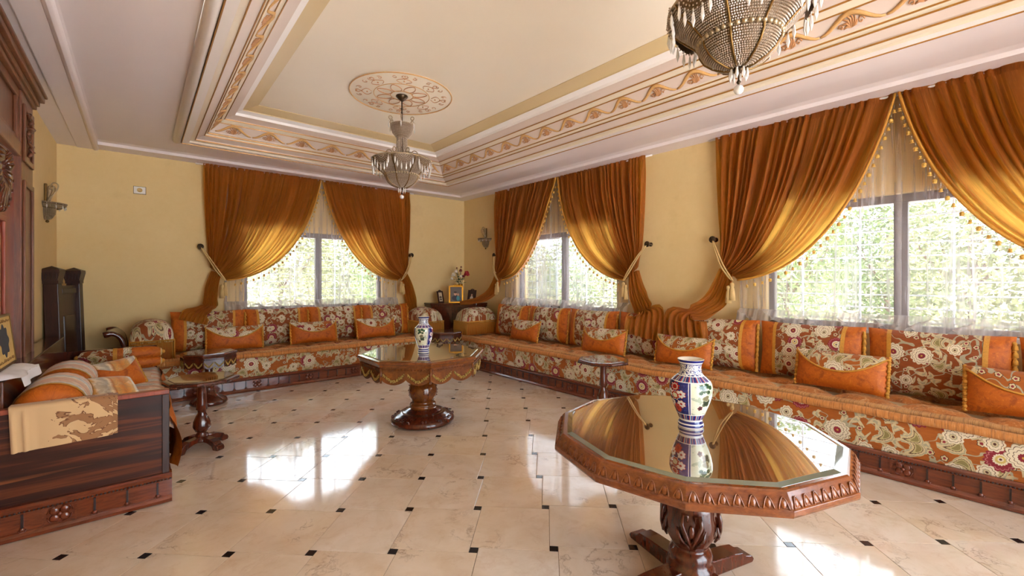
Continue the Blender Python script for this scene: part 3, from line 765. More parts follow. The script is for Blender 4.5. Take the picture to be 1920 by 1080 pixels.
def tieback(root_loc, rz, sg, label):
    t = empty('curtain_tieback', root_loc, rz, label, 'tieback', 'curtain tiebacks')
    x = sg*1.50
    mb = MB(); Mx = Matrix.Rotation(PI/2, 3, 'X')
    prof = [(.001, .10), (.012, .10), (.016, .092), (.028, .095), (.036, .088), (.036, .080), (.014, .072), (.010, .02), (.024, .012), (.026, 0)]
    mb.lathe(prof, 16)
    mb.v = [tuple(Mx @ Vector(p)) for p in mb.v]; mb.v = [(p[0]+x, p[1], p[2]+1.79) for p in mb.v]
    mb.obj('holdback', M['bronze'], t)
    for k in range(2):
        P = [(sg*1.50, -.075, 1.79), (sg*(1.44-.02*k), -.15, 1.66), (sg*(1.36-.03*k), -.20, 1.50), (sg*(1.28-.02*k), -.205, 1.385), (sg*1.245, -.19, 1.35)]
        MB().tube([catmull(P, i/16) for i in range(17)], .0085, 6).obj('cord', M['cord'], t)
    for k, (dx, dz) in enumerate(((0, 0), (.035, -.03))):
        MB().lathe([(.004, .03), (.018, .022), (.022, 0), (.014, -.022), (.020, -.03), (.027, -.08), (.032, -.15), (.002, -.152)], 14, c=(sg*(1.245+dx), -.205, 1.30+dz), fn=lambda r, z, a: r*(1+.06*math.sin(a*14)) if z < 0 else r).obj('tassel', M['cord'], t)
    return t
TAILS = {
 'between': ([(1.33, 1.46, .12), (1.37, 1.30, .14), (1.43, 1.14, .16), (1.57, 1.02, .27), (1.67, .975, .36), (1.67, .85, .39), (1.65, .70, .39)], [.14, .19, .26, .36, .46, .50, .50]),
 'left_heap': ([(1.33, 1.46, .12), (1.38, 1.28, .13), (1.40, 1.12, .14), (1.41, 1.03, .17), (1.46, .995, .29), (1.56, .94, .39), (1.60, .84, .40)], [.12, .14, .15, .18, .24, .30, .30]),
 'straight': ([(1.33, 1.46, .12), (1.40, 1.25, .12), (1.45, 1.05, .12), (1.49, .85, .11), (1.52, .66, .10)], [.14, .17, .2, .22, .24]),
 'corner': ([(1.33, 1.46, .12), (1.38, 1.30, .14), (1.46, 1.14, .20), (1.56, 1.03, .34), (1.70, .98, .46), (1.86, .965, .52)], [.14, .19, .24, .28, .30, .30]),
}
for i, (side, c) in enumerate(WINDOWS):
    loc, rz = ((c, YB, 0), 0) if side == 'B' else ((XR, c, 0), -PI/2)
    wn = ['by the twelve-sided table', 'beside the corner sconce', 'above the back sofa'][i]
    tl = [('between', 'between'), ('corner', 'between'), ('left_heap', 'straight')][i]      # (local -x, local +x)
    for sg, k in ((-1, 0), (1, 1)):
        near = {(0, -1): 'half nearer the bare wall strip', (0, 1): 'half farther from the corner cabinet', (1, -1): 'half nearer the corner cabinet', (1, 1): 'half nearer the bare wall strip',
                (2, -1): 'half nearer the carved door', (2, 1): 'half nearer the corner cabinet'}[(i, sg)]
        t = empty('velvet_curtain', loc, rz, 'swagged orange velvet curtain %s, %s' % (wn, near), 'curtain', 'orange velvet curtains')
        half_curtain(t, sg, i*2+k+1, TAILS[tl[k]])
        tieback(loc, rz, sg, 'tasselled rope tieback, curtain %s, %s' % (wn, near))
    t = empty('sheer_curtain', loc, rz, 'white net sheer curtain behind the velvet %s' % wn, 'curtain', 'white sheer curtains')
    for sg in (-1, 1):
        def sp(s, v, sg=sg):
            x = -.02+1.26*s
            f = .012*math.sin(s*62+3*math.sin(s*9)+i)+.007*math.sin(s*131)
            if v < .8: z = 2.86-1.80*v/.8; n = .036+f*.9
            else:                                   # the surplus net lies bunched over the sill and the cushion tops
                q = (v-.8)/.2
                z = 1.06-.075*smooth(q*1.6)+(.028*math.sin(s*31+i+q*5)+.020*math.sin(s*67+q*9))*smooth(q*2)-.16*max(0, q-.7)
                n = .036+f+.115*q+.03*math.sin(s*25+i*3)*q+.015*math.sin(s*53)*q
            return (sg*x, -max(.012, n), z)
        MB().grid(sp, 120, 44, lambda u, v: (u*1.6, v*1.9)).obj('sheer_panel', M['sheer'], t)
    mb = MB()
    mb.tube([(-1.55, -.055, 2.862), (1.55, -.055, 2.862)], .011, 8).obj('rail', M['c_white'], t)

# ------------------------------------------------------------------ cushions
def pil(su, sv, sd, w_, h_, d_, p=2.6, e=.5):
    k = max(0, (1-abs(su)**p)*(1-abs(sv)**p))
    return (su*w_/2*(1-.035*(1-sv*sv)), -sd*d_/2*k**e-.0, sv*h_/2*(1-.05*(1-su*su)))
def pillow_seg(mb, w_, h_, d_, u0, u1, nu, nv, off=0, m=0):
    for sd in (1, -1):
        def fn(u, v):
            x, y, z = pil(2*(u0+(u1-u0)*u)-1, 2*v-1, sd, w_, h_, d_)
            return (x, y-sd*off, z)
        mb.grid(fn, nu, nv, lambda u, v: ((u0+(u1-u0)*u)*w_, v*h_+(.7 if sd < 0 else 0)), m, flip=(sd < 0))
    return mb
def back_cushion(w_=.80, h_=.50, d_=.22):
    t = empty('back_cushion')
    pillow_seg(MB(), w_, h_, d_, .17, .83, 18, 16).obj('floral_panel', M['floral2'], t)
    for a, b in ((0, .17), (.83, 1)): pillow_seg(MB(), w_, h_, d_, a, b, 8, 16).obj('velvet_end', M['velvet'], t)
    for a in (.17, .83): pillow_seg(MB(), w_, h_, d_, a-.018, a+.018, 2, 16, .004).obj('braid', M['trim'], t)
    tt = MB()
    for k in range(9):
        z = -h_/2+.05+k*.05; x = w_/2-.012
        tt.ball((x, -.02, z), .014, 6, 4); tt.lathe([(.006, 0), (.014, -.015), (.016, -.04), (.002, -.041)], 7, c=(x+.004, -.03, z-.004))
    tt.obj('tassel_trim', M['trim'], t)
    return t
def lumbar(w_=.62, h_=.30, d_=.17):
    t = empty('lumbar_pillow')
    pillow_seg(MB(), w_, h_, d_, 0, 1, 22, 12).obj('velvet_body', M['velvet'], t)
    bd = lambda su: -.05+.95*abs(su)**2.2
    f = MB()
    for sd in (1, -1):
        def fn(u, v, sd=sd):
            su = -.985+1.97*u; b0 = bd(su); sv = b0+(1-b0)*v
            x, y, z = pil(su, sv, sd, w_, h_, d_); return (x, y-sd*.004, z+.002*v)
        f.grid(fn, 24, 6, lambda u, v: (u*w_+.3, (bd(2*u-1)+(1-bd(2*u-1))*v)*h_*.5), flip=(sd < 0))
    f.obj('floral_flap', M['floral'], t)
    P = []
    for i in range(33):
        su = -.985+1.97*i/32; x, y, z = pil(su, min(.985, bd(su)), 1, w_, h_, d_); P.append((x, y-.006, z))
    MB().tube(P, .007, 6).obj('braid', M['trim'], t)
    for s in (-1, 1):
        q = MB()
        for k in range(15):
            z = -h_/2+.006+k*(h_-.012)/14; q.ball((s*(w_/2-.004), -.010*(k % 2)+.004, z), .0145, 6, 4)
        q.obj('side_ruche', M['trim'], t)
    return t
bc = back_cushion(); lp = lumbar()
used = {'bc': False, 'lp': False}
def put(src, key, loc, rz, tilt, label, group, cat='cushion'):
    o = src if not used[key] else copy_tree(src, None)
    used[key] = True
    o.location = loc; o.rotation_euler = (Matrix.Rotation(rz, 3, 'Z') @ Matrix.Rotation(tilt, 3, 'X')).to_euler()
    return tag(o, label, cat, group)
SEAT = .462
# long sofa under the two windows
ends = [.02+.81*k for k in range(-1, 8)]
cush = [(a+b)/2 for a, b in zip(ends, ends[1:])][::-1]
for i, y in enumerate(cush):
    put(bc, 'bc', (XR-.215, y, SEAT+.255), -PI/2, -.10+.02*((i*7) % 3-1), 'floral back cushion with velvet ends on the long sofa, %s from the corner cabinet' % ORD[i], 'back cushions on the long sofa')
for i, y in enumerate((4.73, 3.31, 2.29, .96, -.05)):
    put(lp, 'lp', (XR-.46-.0, y, SEAT+.160), -PI/2+.06*((i*5) % 3-1), -.22, 'small orange lumbar pillow on the long sofa, %s from the corner cabinet' % ORD[i], 'lumbar pillows on the long sofa', 'pillow')
for i, x in enumerate((.685, 1.475, 2.265, 3.055)):
    put(bc, 'bc', (x, YB-.215, SEAT+.255), 0, -.10+.02*((i*7) % 3-1), 'floral back cushion with velvet ends on the back sofa, %s from the corner cabinet' % ORD[3-i], 'back cushions on the back sofa')
for i, x in enumerate((.93, 1.88, 2.79)):
    put(lp, 'lp', (x, YB-.46, SEAT+.160), .05*(i-1), -.22, 'small orange lumbar pillow on the back sofa, %s from the corner cabinet' % ORD[2-i], 'lumbar pillows on the back sofa', 'pillow')

# ------------------------------------------------------------------ sofas
def flute_mesh():
    mb = MB(); mb.b2((-.0045, -.010, .058), (.0045, 0, .130), 1); mb.ball((0, -.003, .052), .012, 8, 5); mb.tube([(-.016, -.003, .05), (-.010, -.004, .036), (.010, -.004, .036), (.016, -.003, .05)], .0028, 4); return mb.mesh('flute', [M['mahogx'], M['black_wood']])  # dark bar stands in for the shadow inside each carved groove
def rosette_mesh():
    mb = MB()
    for x in (-.062, .062): mb.b2((x-.004, -.008, .04), (x+.004, 0, .14))
    for k in range(4):
        a = PI/4+PI/2*k
        mb.ball((.028*math.cos(a), -.002, .09+.026*math.sin(a)), .021, 8, 5, 0, (1, .35, 1))
        mb.tube([(.05*math.cos(a+.6), -.004, .09+.044*math.sin(a+.6)), (.056*math.cos(a), -.005, .09+.048*math.sin(a)), (.05*math.cos(a-.6), -.004, .09+.044*math.sin(a-.6))], .003, 4)
    mb.ball((0, -.004, .09), .012, 8, 5); return mb.mesh('rosette', M['mahogx'])
FLUTE, ROSE = flute_mesh(), rosette_mesh()
def plinth(t, x0, x1, yf, mat=None):
    pr = [(0, .004), (-.012, .004), (-.014, .022), (-.006, .036), (0, .042), (0, .136), (-.006, .142), (-.012, .150), (-.014, .168), (-.004, .178), (.05, .180)]
    mb = MB()
    mb.grid(lambda u, v: (x0+(x1-x0)*u, yf+pr[int(round(v*(len(pr)-1)))][0], pr[int(round(v*(len(pr)-1)))][1]), 1, len(pr)-1, sm=False)
    mb.b2((x0, yf+.004, .004), (x1, yf+.05, .178)); return mb.obj('plinth', M['mahogx'], t)
def carve(t, x0, x1, yf, rz=0):
    n = int((x1-x0)/.118)
    bd = MB(); nb = int((x1-x0)/.017)
    for k in range(nb): bd.ball((x0+(k+.5)*(x1-x0)/nb, yf-.011, .145), .0062, 5, 3)
    tag(bd.obj('bead_border', M['black_wood'], t), kind='stuff')
    for k in range(n):
        x = x0+(k+.5)*(x1-x0)/n
        inst('rosette' if k % 5 == 2 else 'flute', ROSE if k % 5 == 2 else FLUTE, t, (x, yf, 0))
def quilt(x0, x1, y0, y1):
    def f(u, v):
        x = x0+(x1-x0)*u; y = y0+(y1-y0)*v
        a = x/.40; r = int(math.floor(y/.2)); a += .5*(r % 2)
        pz = abs(math.sin(PI*a))**.5*abs(math.sin(PI*y/.2))**.5
        return (x, y, SEAT-.054+.058*pz+.004*math.sin(x*31+y*17))
    return f
def sofa(name, loc, rz, label, x0, x1, dep, cx0, cx1):
    t = empty(name, loc, rz, label, 'sofa', 'fitted floral sofas'); yf = -dep
    plinth(t, x0, x1, yf); carve(t, max(x0, cx0), min(x1, cx1), yf)
    MB().b2((x0, yf+.02, .178), (x1, -.02, SEAT-.035)).obj('base', M['floral2'], t)
    n = int((x1-x0)/.06)
    MB().grid(lambda u, v: (x0+(x1-x0)*u, yf+.014-.012*math.sin(PI*v)+.002*math.sin(u*(x1-x0)*23), .176+.25*v), n, 6, lambda u, v: (x0+(x1-x0)*u, v*.25)).obj('floral_skirt', M['floral'], t)
    MB().grid(quilt(x0, x1, yf+.015, -.02), int((x1-x0)/.04), 22, lambda u, v: (x0+(x1-x0)*u, v*dep)).obj('quilted_seat', M['seat'], t)
    P = lambda z, y, n: [(x0+(x1-x0)*i/n, y+.003*math.sin(i*1.7), z+.003*math.sin(i*.9)) for i in range(n+1)]
    n = int((x1-x0)/.08)
    def roll(y, z, r, nm, mt):
        MB().grid(lambda u, v: (x0+(x1-x0)*u, y+r*math.cos(TAU*v)+.002*math.sin(u*(x1-x0)*19), z+r*1.05*math.sin(TAU*v)+.003*math.sin(u*(x1-x0)*13)), n*2, 10, lambda u, v: (x0+(x1-x0)*u, v*.1)).obj(nm, mt, t)
    roll(yf+.004, SEAT-.028, .027, 'front_roll', M['roll'])
    for y in (yf+.075, yf+.100, yf+.125): roll(y, SEAT-.006, .013, 'rope_trim', M['rope'])
    return t
so1 = sofa('fitted_sofa', (XR, 0, 0), -PI/2, 'long floral sofa running under two windows', -6.2, 1.9, .87, -6.15, .25)
so2 = sofa('fitted_sofa', (0, YB, 0), 0, 'floral sofa under the back wall window', -.10, 3.84, .88, .2, 3.8)
# arm cushions with long fringe
def arm_cushion(w_, d_, h_, z0):
    t = empty('fringed_arm_cushion')
    def f(u, v):
        a = PI*v; k = math.sin(a)**.5 if 0 < v < 1 else 0
        x = -math.cos(a)*w_/2*1.0; sx = 2*u-1
        y = sx*d_/2; e = (1-abs(sx)**4)**.5
        return (x, y, z0+h_*(.45+.55*k*e**.7)-.0)
    MB().grid(f, 14, 18, lambda u, v: (u*d_, v*w_*1.4), flip=True).obj('floral_top', M['floral2'], t)
    MB().b2((-w_/2+.015, -d_/2+.015, z0), (w_/2-.015, d_/2-.015, z0+h_*.46)).obj('body', M['velvet'], t, bev=.02)
    q = MB(); rr = random.Random(4)
    per = []
    n = int(w_/.0125)
    for i in range(n+1): per.append((-w_/2+w_*i/n, -d_/2-.004))
    n2 = int(d_/.0125)
    for s in (-1, 1):
        for i in range(n2): per.append((s*(w_/2+.004), -d_/2+d_*i/n2))
    for x, y in per:
        L = h_*.48+rr.uniform(-.02, .015); dx, dy = rr.uniform(-.006, .006), rr.uniform(-.008, .0)
        q.tube([(x, y, z0+h_*.50), (x+dx*.3, y-.006, z0+h_*.3), (x+dx, y+dy, z0+h_*.5-L)], [.0042, .0036, .0026], 4)
    tag(q.obj('fringe', M['fringe'], t), kind='stuff')
    MB().tube([(-w_/2, d_/2, z0+h_*.5), (-w_/2, -d_/2-.004, z0+h_*.5), (w_/2, -d_/2-.004, z0+h_*.5), (w_/2, d_/2, z0+h_*.5)], .010, 6).obj('braid', M['trim'], t)
    return t
ac = arm_cushion(.38, .62, .44, SEAT); ac.location = (.11, YB-.44, 0)
tag(ac, 'fringed floral arm cushion at the back sofa end by the dark scroll arm', 'cushion', 'fringed arm cushions')
copy_tree(ac, None, (3.64, YB-.44, 0), 0, 'fringed floral arm cushion at the back sofa end by the corner cabinet')
copy_tree(ac, None, (XR-.44, 5.985, 0), -PI/2, 'fringed floral arm cushion on the long sofa by the corner cabinet')
# dark scroll arm at the far end of the back sofa
t = empty('scroll_arm_rest', (-.115, YB-.45, 0), 0, 'dark wooden scrolled arm rest beside the fringed cushion', 'arm rest')
P = [(.0, 0, .18), (0, 0, .45), (-.005, 0, .60), (-.035, 0, .72), (-.10, 0, .775), (-.17, 0, .765)]
q = MB()
q.grid(lambda u, v: (lambda c: (c[0]-.014, c[1]-.30+.60*u, c[2]))(catmull(P, v)), 4, 24); q.grid(lambda u, v: (lambda c: (c[0]+.014, c[1]-.30+.60*u, c[2]+.030))(catmull(P, v)), 4, 24, flip=True)
q.obj('back_slat', M['mahog'], t)
for s in (-.30, .30): MB().tube([(lambda c: (c[0], s, c[2]+.012))(catmull(P, i/20)) for i in range(21)], [.022]*15+[.024, .027, .03, .033, .034, .03], 8).obj('scroll_edge', M['mahog'], t)

# ------------------------------------------------------------------ corner cabinet, photographs, flowers
cab = empty('corner_cabinet', (XR, YB, 0), 0, 'dark polished corner cabinet between the two sofas', 'cabinet')
pl = [(-.03, -.03), (-.84, -.03), (-.84, -.24), (-.24, -.74), (-.03, -.74)][::-1]
MB().prism(pl, .0, .92).obj('body', M['mahog'], cab, bev=.006)
pl2 = [(-.02, -.02), (-.88, -.02), (-.88, -.26), (-.26, -.77), (-.02, -.77)][::-1]
MB().prism(pl2, .92, .955).obj('top', M['mahog'], cab, bev=.010)
MB().prism([(x*.985, y*.985) for x, y in pl2], .885, .92).obj('top_moulding', M['mahog'], cab, bev=.006)
dd = Vector((.60, -.50, 0)).normalized(); mid = Vector((-.54, -.49, 0)); nn = Vector((-.5, -.6, 0)).normalized()
for s in (-1, 1):
    c = mid+dd*(.185*s)+nn*.008
    d_ = MB().box((0, 0, 0), (.33, .02, .70)).obj('cabinet_door', M['mahog'], cab, (c.x, c.y, .48), (0, 0, math.atan2(dd.y, dd.x)), bev=.006)
    MB().box((0, -.012, 0), (.20, .012, .50)).obj('raised_panel', M['mahog'], d_, bev=.006); MB().ball((-s*.135, -.025, .02), .012).obj('knob', M['antique'], d_)
def photo(label, loc, rz, w_, h_, fm, blobs, bgc):
    t = empty('photo_frame', loc, rz, label, 'picture frame', 'framed photographs on the corner cabinet')
    tl = -.18
    def R(o): o.rotation_euler = (tl, 0, 0); return o
    for nm, lo, hi in (('frame_side', (-w_/2, -.01, 0), (-w_/2+.026, .01, h_)), ('frame_side', (w_/2-.026, -.01, 0), (w_/2, .01, h_)), ('frame_rail', (-w_/2, -.01, 0), (w_/2, .01, .026)), ('frame_rail', (-w_/2, -.01, h_-.026), (w_/2, .01, h_))):
        R(MB().b2(lo, hi).obj(nm, M[fm], t, bev=.003))
    cr_ = MB()
    for i in range(5): cr_.ball((-.03+.015*i, 0, h_+.004+(.010 if i == 2 else .004*(i % 2))), .012, 6, 4, 0, (1, .6, 1))
    R(cr_.obj('crest', M[fm], t))
    pr = MB().b2((-w_/2+.024, -.002, .024), (w_/2-.024, .004, h_-.024)).obj('print', plain('print_paper', bgc, .4, .1), t); R(pr)
    for k, (x, z, a, b, c) in enumerate(blobs):
        MB().prism([(x+a*math.cos(TAU*i/12), z+b*math.sin(TAU*i/12)) for i in range(12)], .0025+.0006*k, .003+.0006*k, M=Matrix.Rotation(PI/2, 3, 'X')).obj('printed_figure', plain('print_ink', c, .4, .05), pr)
    R(MB().b2((-.02, .012, .0), (.02, .016, h_*.8)).obj('backing', M['mahog'], t))
    return t
photo('small dark framed photo of a pale building', (4.06, 6.68, .956), .35, .15, .21, 'black_wood', [(0, .10, .035, .02, S(90, 80, 66)), (0, .06, .03, .014, S(60, 54, 44))], S(214, 202, 172))
photo('gilt framed portrait of two people, largest frame on the corner cabinet', (4.20, 6.42, .956), -.55, .25, .31, 'gold', [(0, .09, .075, .05, S(36, 34, 52)), (.035, .085, .03, .045, S(60, 140, 150)), (-.012, .165, .026, .034, S(214, 160, 132)), (.035, .15, .018, .024, S(196, 142, 112)), (-.012, .19, .028, .018, S(60, 40, 30))], S(104, 92, 84))
photo('dark framed photo of a person in white, turned sideways', (4.42, 6.28, .956), -1.25, .17, .23, 'black_wood', [(0, .08, .035, .045, S(220, 212, 200)), (.0, .14, .018, .022, S(206, 160, 130))], S(64, 44, 32))
fv = empty('flower_vase', (4.42, 6.62, .956), 0, 'slim gold vase of red and white flowers on the corner cabinet', 'vase')
MB().lathe([(.045, 0), (.045, .01), (.02, .03), (.028, .10), (.034, .16), (.022, .22), (.026, .25), (.05, .33), (.044, .33), (.02, .25)], 20).obj('vase_body', M['gold'], fv)
M['stem'] = plain('flower_leaf', S(38, 66, 34), .5, .3); M['red'] = plain('red_petal', S(150, 16, 30), .6, .2); M['wpet'] = plain('white_petal', S(232, 222, 206), .6, .1); M['pink'] = plain('dark_red_bud', S(110, 28, 24), .6, .2)
rr = random.Random(9)
for k, (dx, dy, dz, cl_, r) in enumerate(((.10, -.06, .52, 'red', .062), (-.12, .04, .50, 'wpet', .045), (-.07, .03, .56, 'wpet', .038), (-.14, .06, .43, 'wpet', .034), (.01, 0, .58, 'pink', .035), (.02, .0, .64, 'pink', .020), (-.02, -.05, .47, 'wpet', .032), (.06, -.02, .47, 'pink', .03), (-.06, .02, .62, 'pink', .018))):
    MB().tube([(0, 0, .28), (dx*.4, dy*.4, .40), (dx, dy, dz)], .003, 5).obj('stalk', M['stem'], fv)
    b = MB()
    for j in range(16):
        a = j*2.4; e = j/16; rr_ = r*(.35+.65*e); zc = r*(.5-1.0*e)
        b.ball((dx+rr_*.6*math.cos(a), dy+rr_*.6*math.sin(a), dz+zc), r*.42, 6, 4, 0, (1, 1, .8))
    b.obj('bloom', M[cl_], fv)
for j in range(22):
    a = rr.uniform(0, TAU); r = rr.uniform(.04, .14); z = rr.uniform(.34, .50); b = MB(); d = Vector((math.cos(a), math.sin(a), rr.uniform(-.1, .7))).normalized(); e = d.cross(Vector((0, 0, 1))).normalized()
    c = Vector((.3*r*math.cos(a), .3*r*math.sin(a), z)); L = rr.uniform(.07, .11)
    b.v += [tuple(c), tuple(c+d*L*.5+e*.018+Vector((0, 0, .008))), tuple(c+d*L), tuple(c+d*L*.5-e*.018+Vector((0, 0, .008)))]; b.face((0, 1, 2, 3)); b.obj('leaf', M['stem'], fv)

# ------------------------------------------------------------------ tables
def foot_poly(): return [(.02, 0), (.30, 0), (.36, 0), (.372, .014), (.36, .030), (.315, .040), (.30, .058), (.24, .066), (.02, .078)]
def foot_arch(): return [(.02, .055), (.09, .05), (.14, .03), (.155, 0), (.205, 0), (.212, .02), (.20, .040), (.178, .048), (.165, .066), (.12, .084), (.06, .09), (.02, .10)]
def feet(t, poly, w_, rz0, mt, n=4, sc_=1.0):
    mb = MB(); mb.prism([(x*sc_, y*sc_) for x, y in poly], -w_/2, w_/2, M=Matrix.Rotation(PI/2, 3, 'X')); me = mb.mesh('foot', mt)
    for k in range(n):
        o = inst('foot', me, t, (0, 0, 0), (0, 0, rz0+TAU*k/n)); b = o.modifiers.new('bevel', 'BEVEL'); b.width = .005; b.segments = 2; b.limit_method = 'ANGLE'
# twelve-sided table
tw = empty('twelve_sided_table', (1.90, .98, 0), 0, 'large twelve-sided pedestal table with glass top and gadrooned edge', 'table')
r0 = math.radians(-4)
MB().lathe([(.30, .600), (.60, .600), (.622, .606), (.625, .614), (.625, .630), (.618, .634), (.612, .650), (.602, .664), (.594, .676), (.588, .680), (.560, .680), (.30, .676)], 12, rot=r0, sm=False).obj('top_frame', M['walnut'], tw, bev=.0015)
mb = MB(); poly = lambda r: [(r*math.cos(r0+TAU*i/12), r*math.sin(r0+TAU*i/12)) for i in range(12)]
mb.prism(poly(.548), .676, .6865); mb.obj('glass_top', M['tglass'], tw)
MB().lathe([(.548, .6864), (.570, .681), (.571, .678), (.548, .678)], 12, rot=r0, sm=False).obj('glass_bevel', M['bevel_glass'], tw)
gad = MB(); gad.tube([(-.017+.034*i/10, 0, -.030+.036*math.sin(PI*i/10)) for i in range(11)], .0026, 5); gad.ball((0, .002, -.012), .013, 6, 4, 0, (1, .4, 1.3)); gad = gad.mesh('gadroon', M['walnut'])
for k in range(12):
    a0, a1 = r0+TAU*k/12, r0+TAU*(k+1)/12; ra = .6085
    p0, p1 = Vector((ra*math.cos(a0), ra*math.sin(a0))), Vector((ra*math.cos(a1), ra*math.sin(a1)))
    for j in range(7):
        p = p0+(p1-p0)*((j+.5)/7); o = inst('gadroon', gad, tw, (p.x, p.y, .660))
        o.rotation_euler = (Matrix.Rotation((a0+a1)/2+PI/2, 3, 'Z') @ Matrix.Rotation(-.42, 3, 'X')).to_euler()
ped = [(.17, .600), (.12, .590), (.09, .56), (.078, .50), (.076, .45), (.088, .40), (.104, .345), (.114, .28), (.108, .225), (.082, .172), (.068, .158), (.074, .150), (.088, .138), (.094, .118), (.086, .100), (.092, .090), (.104, .076), (.104, .05), (.10, .045)]
MB().lathe(ped, 40, fn=lambda r, z, a: r*(1+.04*math.sin(6*a) if .18 < z < .36 else 1)).obj('pedestal', M['mahog'], tw)
lf = MB()
for s in (-1, 1):
    lf.tube([(.112+.004, 0, .20), (.122, s*.02, .25), (.120, s*.040, .30), (.112, s*.034, .34), (.113, s*.016, .335), (.117, s*.016, .31)], [.006, .009, .010, .008, .006, .004], 6)
    lf.tube([(.10, s*.01, .19), (.113, s*.045, .235), (.108, s*.058, .28)], [.005, .008, .003], 6)
lf.ball((.118, 0, .27), .014, 8, 5, 0, (.6, 1, 2.0)); lf = lf.mesh('acanthus_carving', M['mahog'])
for k in range(4): inst('acanthus_carving', lf, tw, (0, 0, 0), (0, 0, math.radians(30)+TAU*k/4))
feet(tw, foot_poly(), .085, math.radians(74), M['mahog'])

def apron_table(label, loc, rz, Rt, h, scale, group=None, gl='tglass', wd='honey', n=8):
    """octagonal table with scalloped apron, garlands, ball pedestal and disc foot"""
    t = empty('garland_table', loc, rz, label, 'table', group); r1 = math.radians(22.5); W = M[wd]
    e = .035*scale
    MB().lathe([(.2*Rt, h-.055*scale), (Rt*.93, h-.055*scale), (Rt*.955, h-.05*scale), (Rt*.965, h-.03*scale), (Rt*.995, h-.022*scale), (Rt, h-.010*scale), (Rt*.985, h), (Rt*.93, h+.002), (Rt*.2, h)], n, rot=r1, sm=False).obj('top_frame', W, t, bev=.0012)
    MB().prism([(Rt*.90*math.cos(r1+TAU*i/n), Rt*.90*math.sin(r1+TAU*i/n)) for i in range(n)], h-.002, h+.0065).obj('glass_top', M[gl], t)
    side = 2*Rt*.93*math.sin(PI/n); ap = Rt*.93*math.cos(PI/n)
    P = [(-side/2, h-.055*scale), (side/2, h-.055*scale)]
    lowz = h-.155*scale; bot = []
    for k in range(25):
        u = k/24; bot.append((side/2-side*u, lowz-.045*scale*abs(math.sin(TAU*u))**.7))
    pa = MB(); pa.prism(P+bot, -.012*scale, .0, M=Matrix.Rotation(PI/2, 3, 'X')); pam = pa.mesh('apron_panel', W)
    fr = MB()
    nb = int(side/(.028*scale))
    for k in range(nb):
        x = -side/2+(k+.5)*side/nb; fr.tube([(x-.010*scale, -.004, h-.075*scale), (x-.002*scale, -.006, h-.063*scale), (x+.008*scale, -.006, h-.070*scale), (x+.002*scale, -.006, h-.077*scale)], .0028*scale, 4)
    fr.b2((-side/2, -.006, h-.092*scale), (side/2, 0, h-.086*scale)); frm = fr.mesh('running_scroll_border', W)
    gm = MB(); gr = random.Random(2)
    for k in range(20):
        u = k/19; x = -.42*side/2+.84*side/2*u*1.0; z = -.055*scale*math.sin(PI*u)
        for q in range(3): gm.ball((x+gr.uniform(-.006, .006)*scale, -.010*scale+gr.uniform(-.004, .002), z+gr.uniform(-.010, .010)*scale), gr.uniform(.004, .0075)*scale, 5, 4)
    gmm = gm.mesh('garland', M['garl'])
    for k in range(n):
        a = TAU*(k+.5)/n+r1
        o = inst('apron_panel', pam, t, (ap*math.cos(a), ap*math.sin(a), 0), (0, 0, a+PI/2)); inst('running_scroll_border', frm, o, (0, -.001, 0))
        for s in (-1, 1): inst('garland', gmm, o, (s*side/4, 0.004, h-.112*scale))
        c = TAU*k/n+r1; rc = Rt*.935
        MB().tube([(rc*math.cos(c), rc*math.sin(c), h-.055*scale), (rc*math.cos(c), rc*math.sin(c), lowz-.03*scale)], [.012*scale, .008*scale], 6).obj('corner_drop', W, t)
    return t
M['garl'] = plain('gilt_garland', S(178, 148, 72), .35, .45, 40, Metallic=.3)
ft = apron_table('octagonal table with scalloped garland apron and round pedestal foot', (2.07, 3.74, 0), 0, .60, .665, 1.0)
MB().lathe([(.22, .61), (.14, .56), (.10, .52), (.085, .47), (.075, .44), (.092, .425), (.075, .41), (.10, .385), (.125, .35), (.136, .30), (.130, .25), (.105, .205), (.088, .19), (.12, .18), (.125, .165), (.11, .15), (.13, .14)], 44).obj('pedestal', M['honey'], ft)
MB().lathe([(.125, .142), (.135, .138), (.17, .118), (.19, .105), (.20, .108), (.215, .098), (.24, .085), (.285, .06), (.300, .035), (.292, .012), (.26, .002)], 44).obj('disc_foot', M['mahog'], ft)
cv = MB(); gr = random.Random(3)
for k in range(26): cv.ball((.262+gr.uniform(-.012, .012), gr.uniform(-.09, .09), .062+gr.uniform(-.012, .012)), gr.uniform(.007, .012), 6, 4)
for k in range(9): cv.ball((.131, gr.uniform(-.03, .03), .30+gr.uniform(-.05, .05)), gr.uniform(.005, .009), 6, 4)
cv = cv.mesh('carved_cluster', M['mahog'])
for k in range(6): tag(inst('carved_cluster', cv, ft, (0, 0, 0), (0, 0, TAU*k/6+.3)), kind='stuff')
def small_garland(label, loc, rz):
    t = apron_table(label, loc, rz, .27, .565, .75, 'small garland tables', 'dglass', 'mahog')
    MB().lathe([(.10, .52), (.05, .48), (.04, .42), (.035, .34), (.055, .30), (.066, .25), (.055, .19), (.04, .17), (.06, .15), (.07, .12), (.11, .085), (.165, .05), (.178, .02), (.16, .002)], 28).obj('pedestal', M['mahog'], t)
    return t
def dark_gloss():
    m = NT('dark_polished_top'); f = m.n('LayerWeight', {'Blend': .35})
    g_ = m.n('BsdfGlossy', {'Roughness': .04, 'Color': (.9, .92, .95, 1)}); p = m.bsdf(S(64, 24, 14), .2)
    return m.done(m.n('MixShader', {0: m.math('ADD', .12, m.math('MULTIPLY', f.outputs['Fresnel'], .6), clamp=True), 1: p.outputs[0], 2: g_.outputs[0]}))
M['dglass'] = dark_gloss()
small_garland('small dark octagonal garland table beside the fringed arm cushion', (.58, 5.80, 0), .1)
